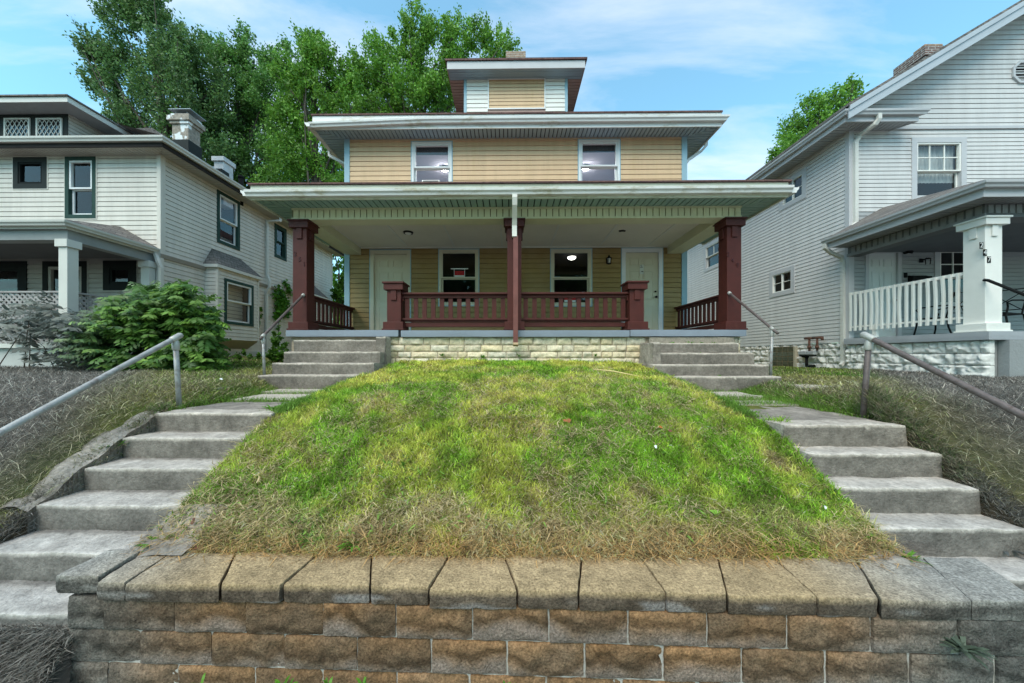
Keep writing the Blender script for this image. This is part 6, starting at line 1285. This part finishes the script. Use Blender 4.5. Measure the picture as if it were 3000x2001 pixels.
weed(2812, 1860, 40, .12, .02, 'faded weed growing out of the right end of the block wall', c=(.085, .115, .08), p=aY(2815, 1900, 1.73), upr=.6)
for px, n, lab in ((830, 14, 'small green weed at the wall foot, left of centre'), (1065, 14, 'green weed at the wall foot left of the middle'), (1478, 12, 'upright two leaved weed at the wall foot in the middle'), (580, 10, 'thin weed at the wall foot near its left end'), (960, 10, 'thin weed at the wall foot between two others')): weed(px, 1995, n, .085, .014, lab, p=(xx(px, 1.77), 1.77, .0), upr=1.6)
# fallen leaves, litter, stick
def flat_leaf(px, py, s_, c, label, name='fallen_leaf', cat='fallen leaf', grp='leaves lying on the lawn', up=.05):
    p = on_ground(px, py)+Vector((0, 0, up)); m = MB(); n = 9; ang = random.uniform(0, 6)
    rim = []
    for k in range(n): a = k/n*6.283; r = s_*(.7+.3*math.cos(2*a))*random.uniform(.75, 1.1); rim.append((p.x+r*math.cos(a+ang), p.y+r*math.sin(a+ang)*.7, p.z+r*math.sin(a+ang)*.55+random.uniform(-.01, .01)))
    i = 0; m.v = [tuple(p+Vector((0, 0, .01)))]+rim; m.f = [(0, k+1, (k+1) % n+1) for k in range(n)]
    o = m.build(name, mat(name+'_'+label[:12].replace(' ', '_'), c, .7, .2, 30), None, base=p); tag(o, label, cat, grp)
flat_leaf(1661, 1249, .045, (.30, .11, .04), 'rusty brown curled leaf lying on the middle of the lawn'); flat_leaf(1934, 1268, .028, (.45, .14, .03), 'orange leaf on the lawn right of the rusty one'); flat_leaf(1967, 1280, .03, (.16, .06, .04), 'dark maroon leaf just right of the orange leaf')
flat_leaf(2096, 1520, .04, (.18, .34, .04), 'light green broad leaf lying on the lower right bank'); flat_leaf(515, 1610, .03, (.18, .04, .03), 'dark red leaf behind the left cap stones', up=.03); flat_leaf(575, 1622, .03, (.14, .04, .03), 'maroon leaf behind the gap of the left cap stones', up=.03); flat_leaf(565, 1550, .025, (.15, .06, .04), 'brown leaf low on the left of the bank')
flat_leaf(1921, 1327, .022, (.75, .76, .8), 'scrap of white paper on the lawn below the orange leaf', 'paper_scrap', 'litter', 'scraps of white litter'); flat_leaf(2418, 1508, .016, (.6, .6, .6), 'tiny pale scrap low on the right of the bank', 'paper_scrap', 'litter', 'scraps of white litter'); flat_leaf(648, 1126, .03, (.7, .7, .72), 'white scrap beside the path left of the porch steps', 'paper_scrap', 'litter', 'scraps of white litter', up=.07)
a = on_ground(1736, 1093); b = on_ground(1871, 1113); m = MB(); m.tube([a+Vector((0, 0, .06)), a.lerp(b, .5)+Vector((0, .03, .07)), b+Vector((0, 0, .05))], [.006, .011, .005], 6); tag(m.build('stick', mat('dry_stick', (.62, .47, .22), .7, .1), None), 'long pale tan stick lying on the lawn near the foundation', 'stick')
a = aZ(1805+15, 1682, ZC+.004)
# trees across the street, behind the camera: what the window panes mirror
for k, (x_, y_, h_) in enumerate(((-16, -17, 15), (-6, -20, 17), (3, -16, 14), (12, -19, 17), (21, -17, 15))):
    t = thing('leafy_tree', (x_, y_, 0), 'tree across the street, number %d from the left, mirrored in the panes' % (k+1), 'tree', 'trees across the street')
    t['label'] = ('dense', 'tallest dense', 'short', 'broad', 'loose')[k]+' tree across the street behind the viewer, seen only mirrored in window panes'
    P = []; 
    for j in range(60): c = np.array([x_, y_, h_*.6])+rand_dirs(1)[0]*np.array([4.6, 3, h_*.36])*RNG.random()**.4; P.append(c+RNG.normal(size=(90, 3))*.75)
    P = np.concatenate(P); npquads('crown', leaf_quads(P, .55), np.array((.06, .13, .03))*RNG.uniform(.6, 1.5, (len(P), 1)), LEAFM, t)
    m = MB(); m.tube([(x_, y_, 0), (x_+.2, y_, h_*.4), (x_, y_, h_*.8)], [.35, .25, .06], 8); m.build('trunk', BARK, t)

# hay spilling over the outer edges of both street stairs
xs2, ys2, zs2 = [], [], []
for sg, xe, y0_, z0_, sl_, n_ in ((-1, LX0, 3.35, 1.18, .631, 9000), (1, RX1, 3.05, 1.137, .80, 11000)):
    y = RNG.uniform(1.95, 3.5, n_); x = xe+sg*np.abs(RNG.normal(size=n_))*.07; k = np.where(sg < 0, 1, 1); z = z0_+(y-y0_)*sl_-.05-RNG.random(n_)*.17*(np.abs(x-xe) < .03)
    xs2.append(x); ys2.append(y); zs2.append(z)
x, y, z = map(np.concatenate, (xs2, ys2, zs2)); g = np.clip(sst(3.0, 2.3, y)+.25, 0, 1)[:, None]; C = np.where((RNG.random(len(x)) < .55)[:, None], np.array([.40, .33, .20])[None], np.array([.12, .22, .04])[None])*RNG.uniform(.35, 1.3, len(x))[:, None]; lum = (C*np.array([.3, .6, .1])).sum(1, keepdims=True); C = C*(1-g)+lum*np.array([1.08, 1, .9])*g
blades('edge_hay', x, y, C, RNG.uniform(.04, .13, len(x)), RNG.uniform(.004, .008, len(x)), RNG.uniform(.6, .98, len(x)), 'ragged grey brown hay spilling over the outer edges of both street stairs', z=z)
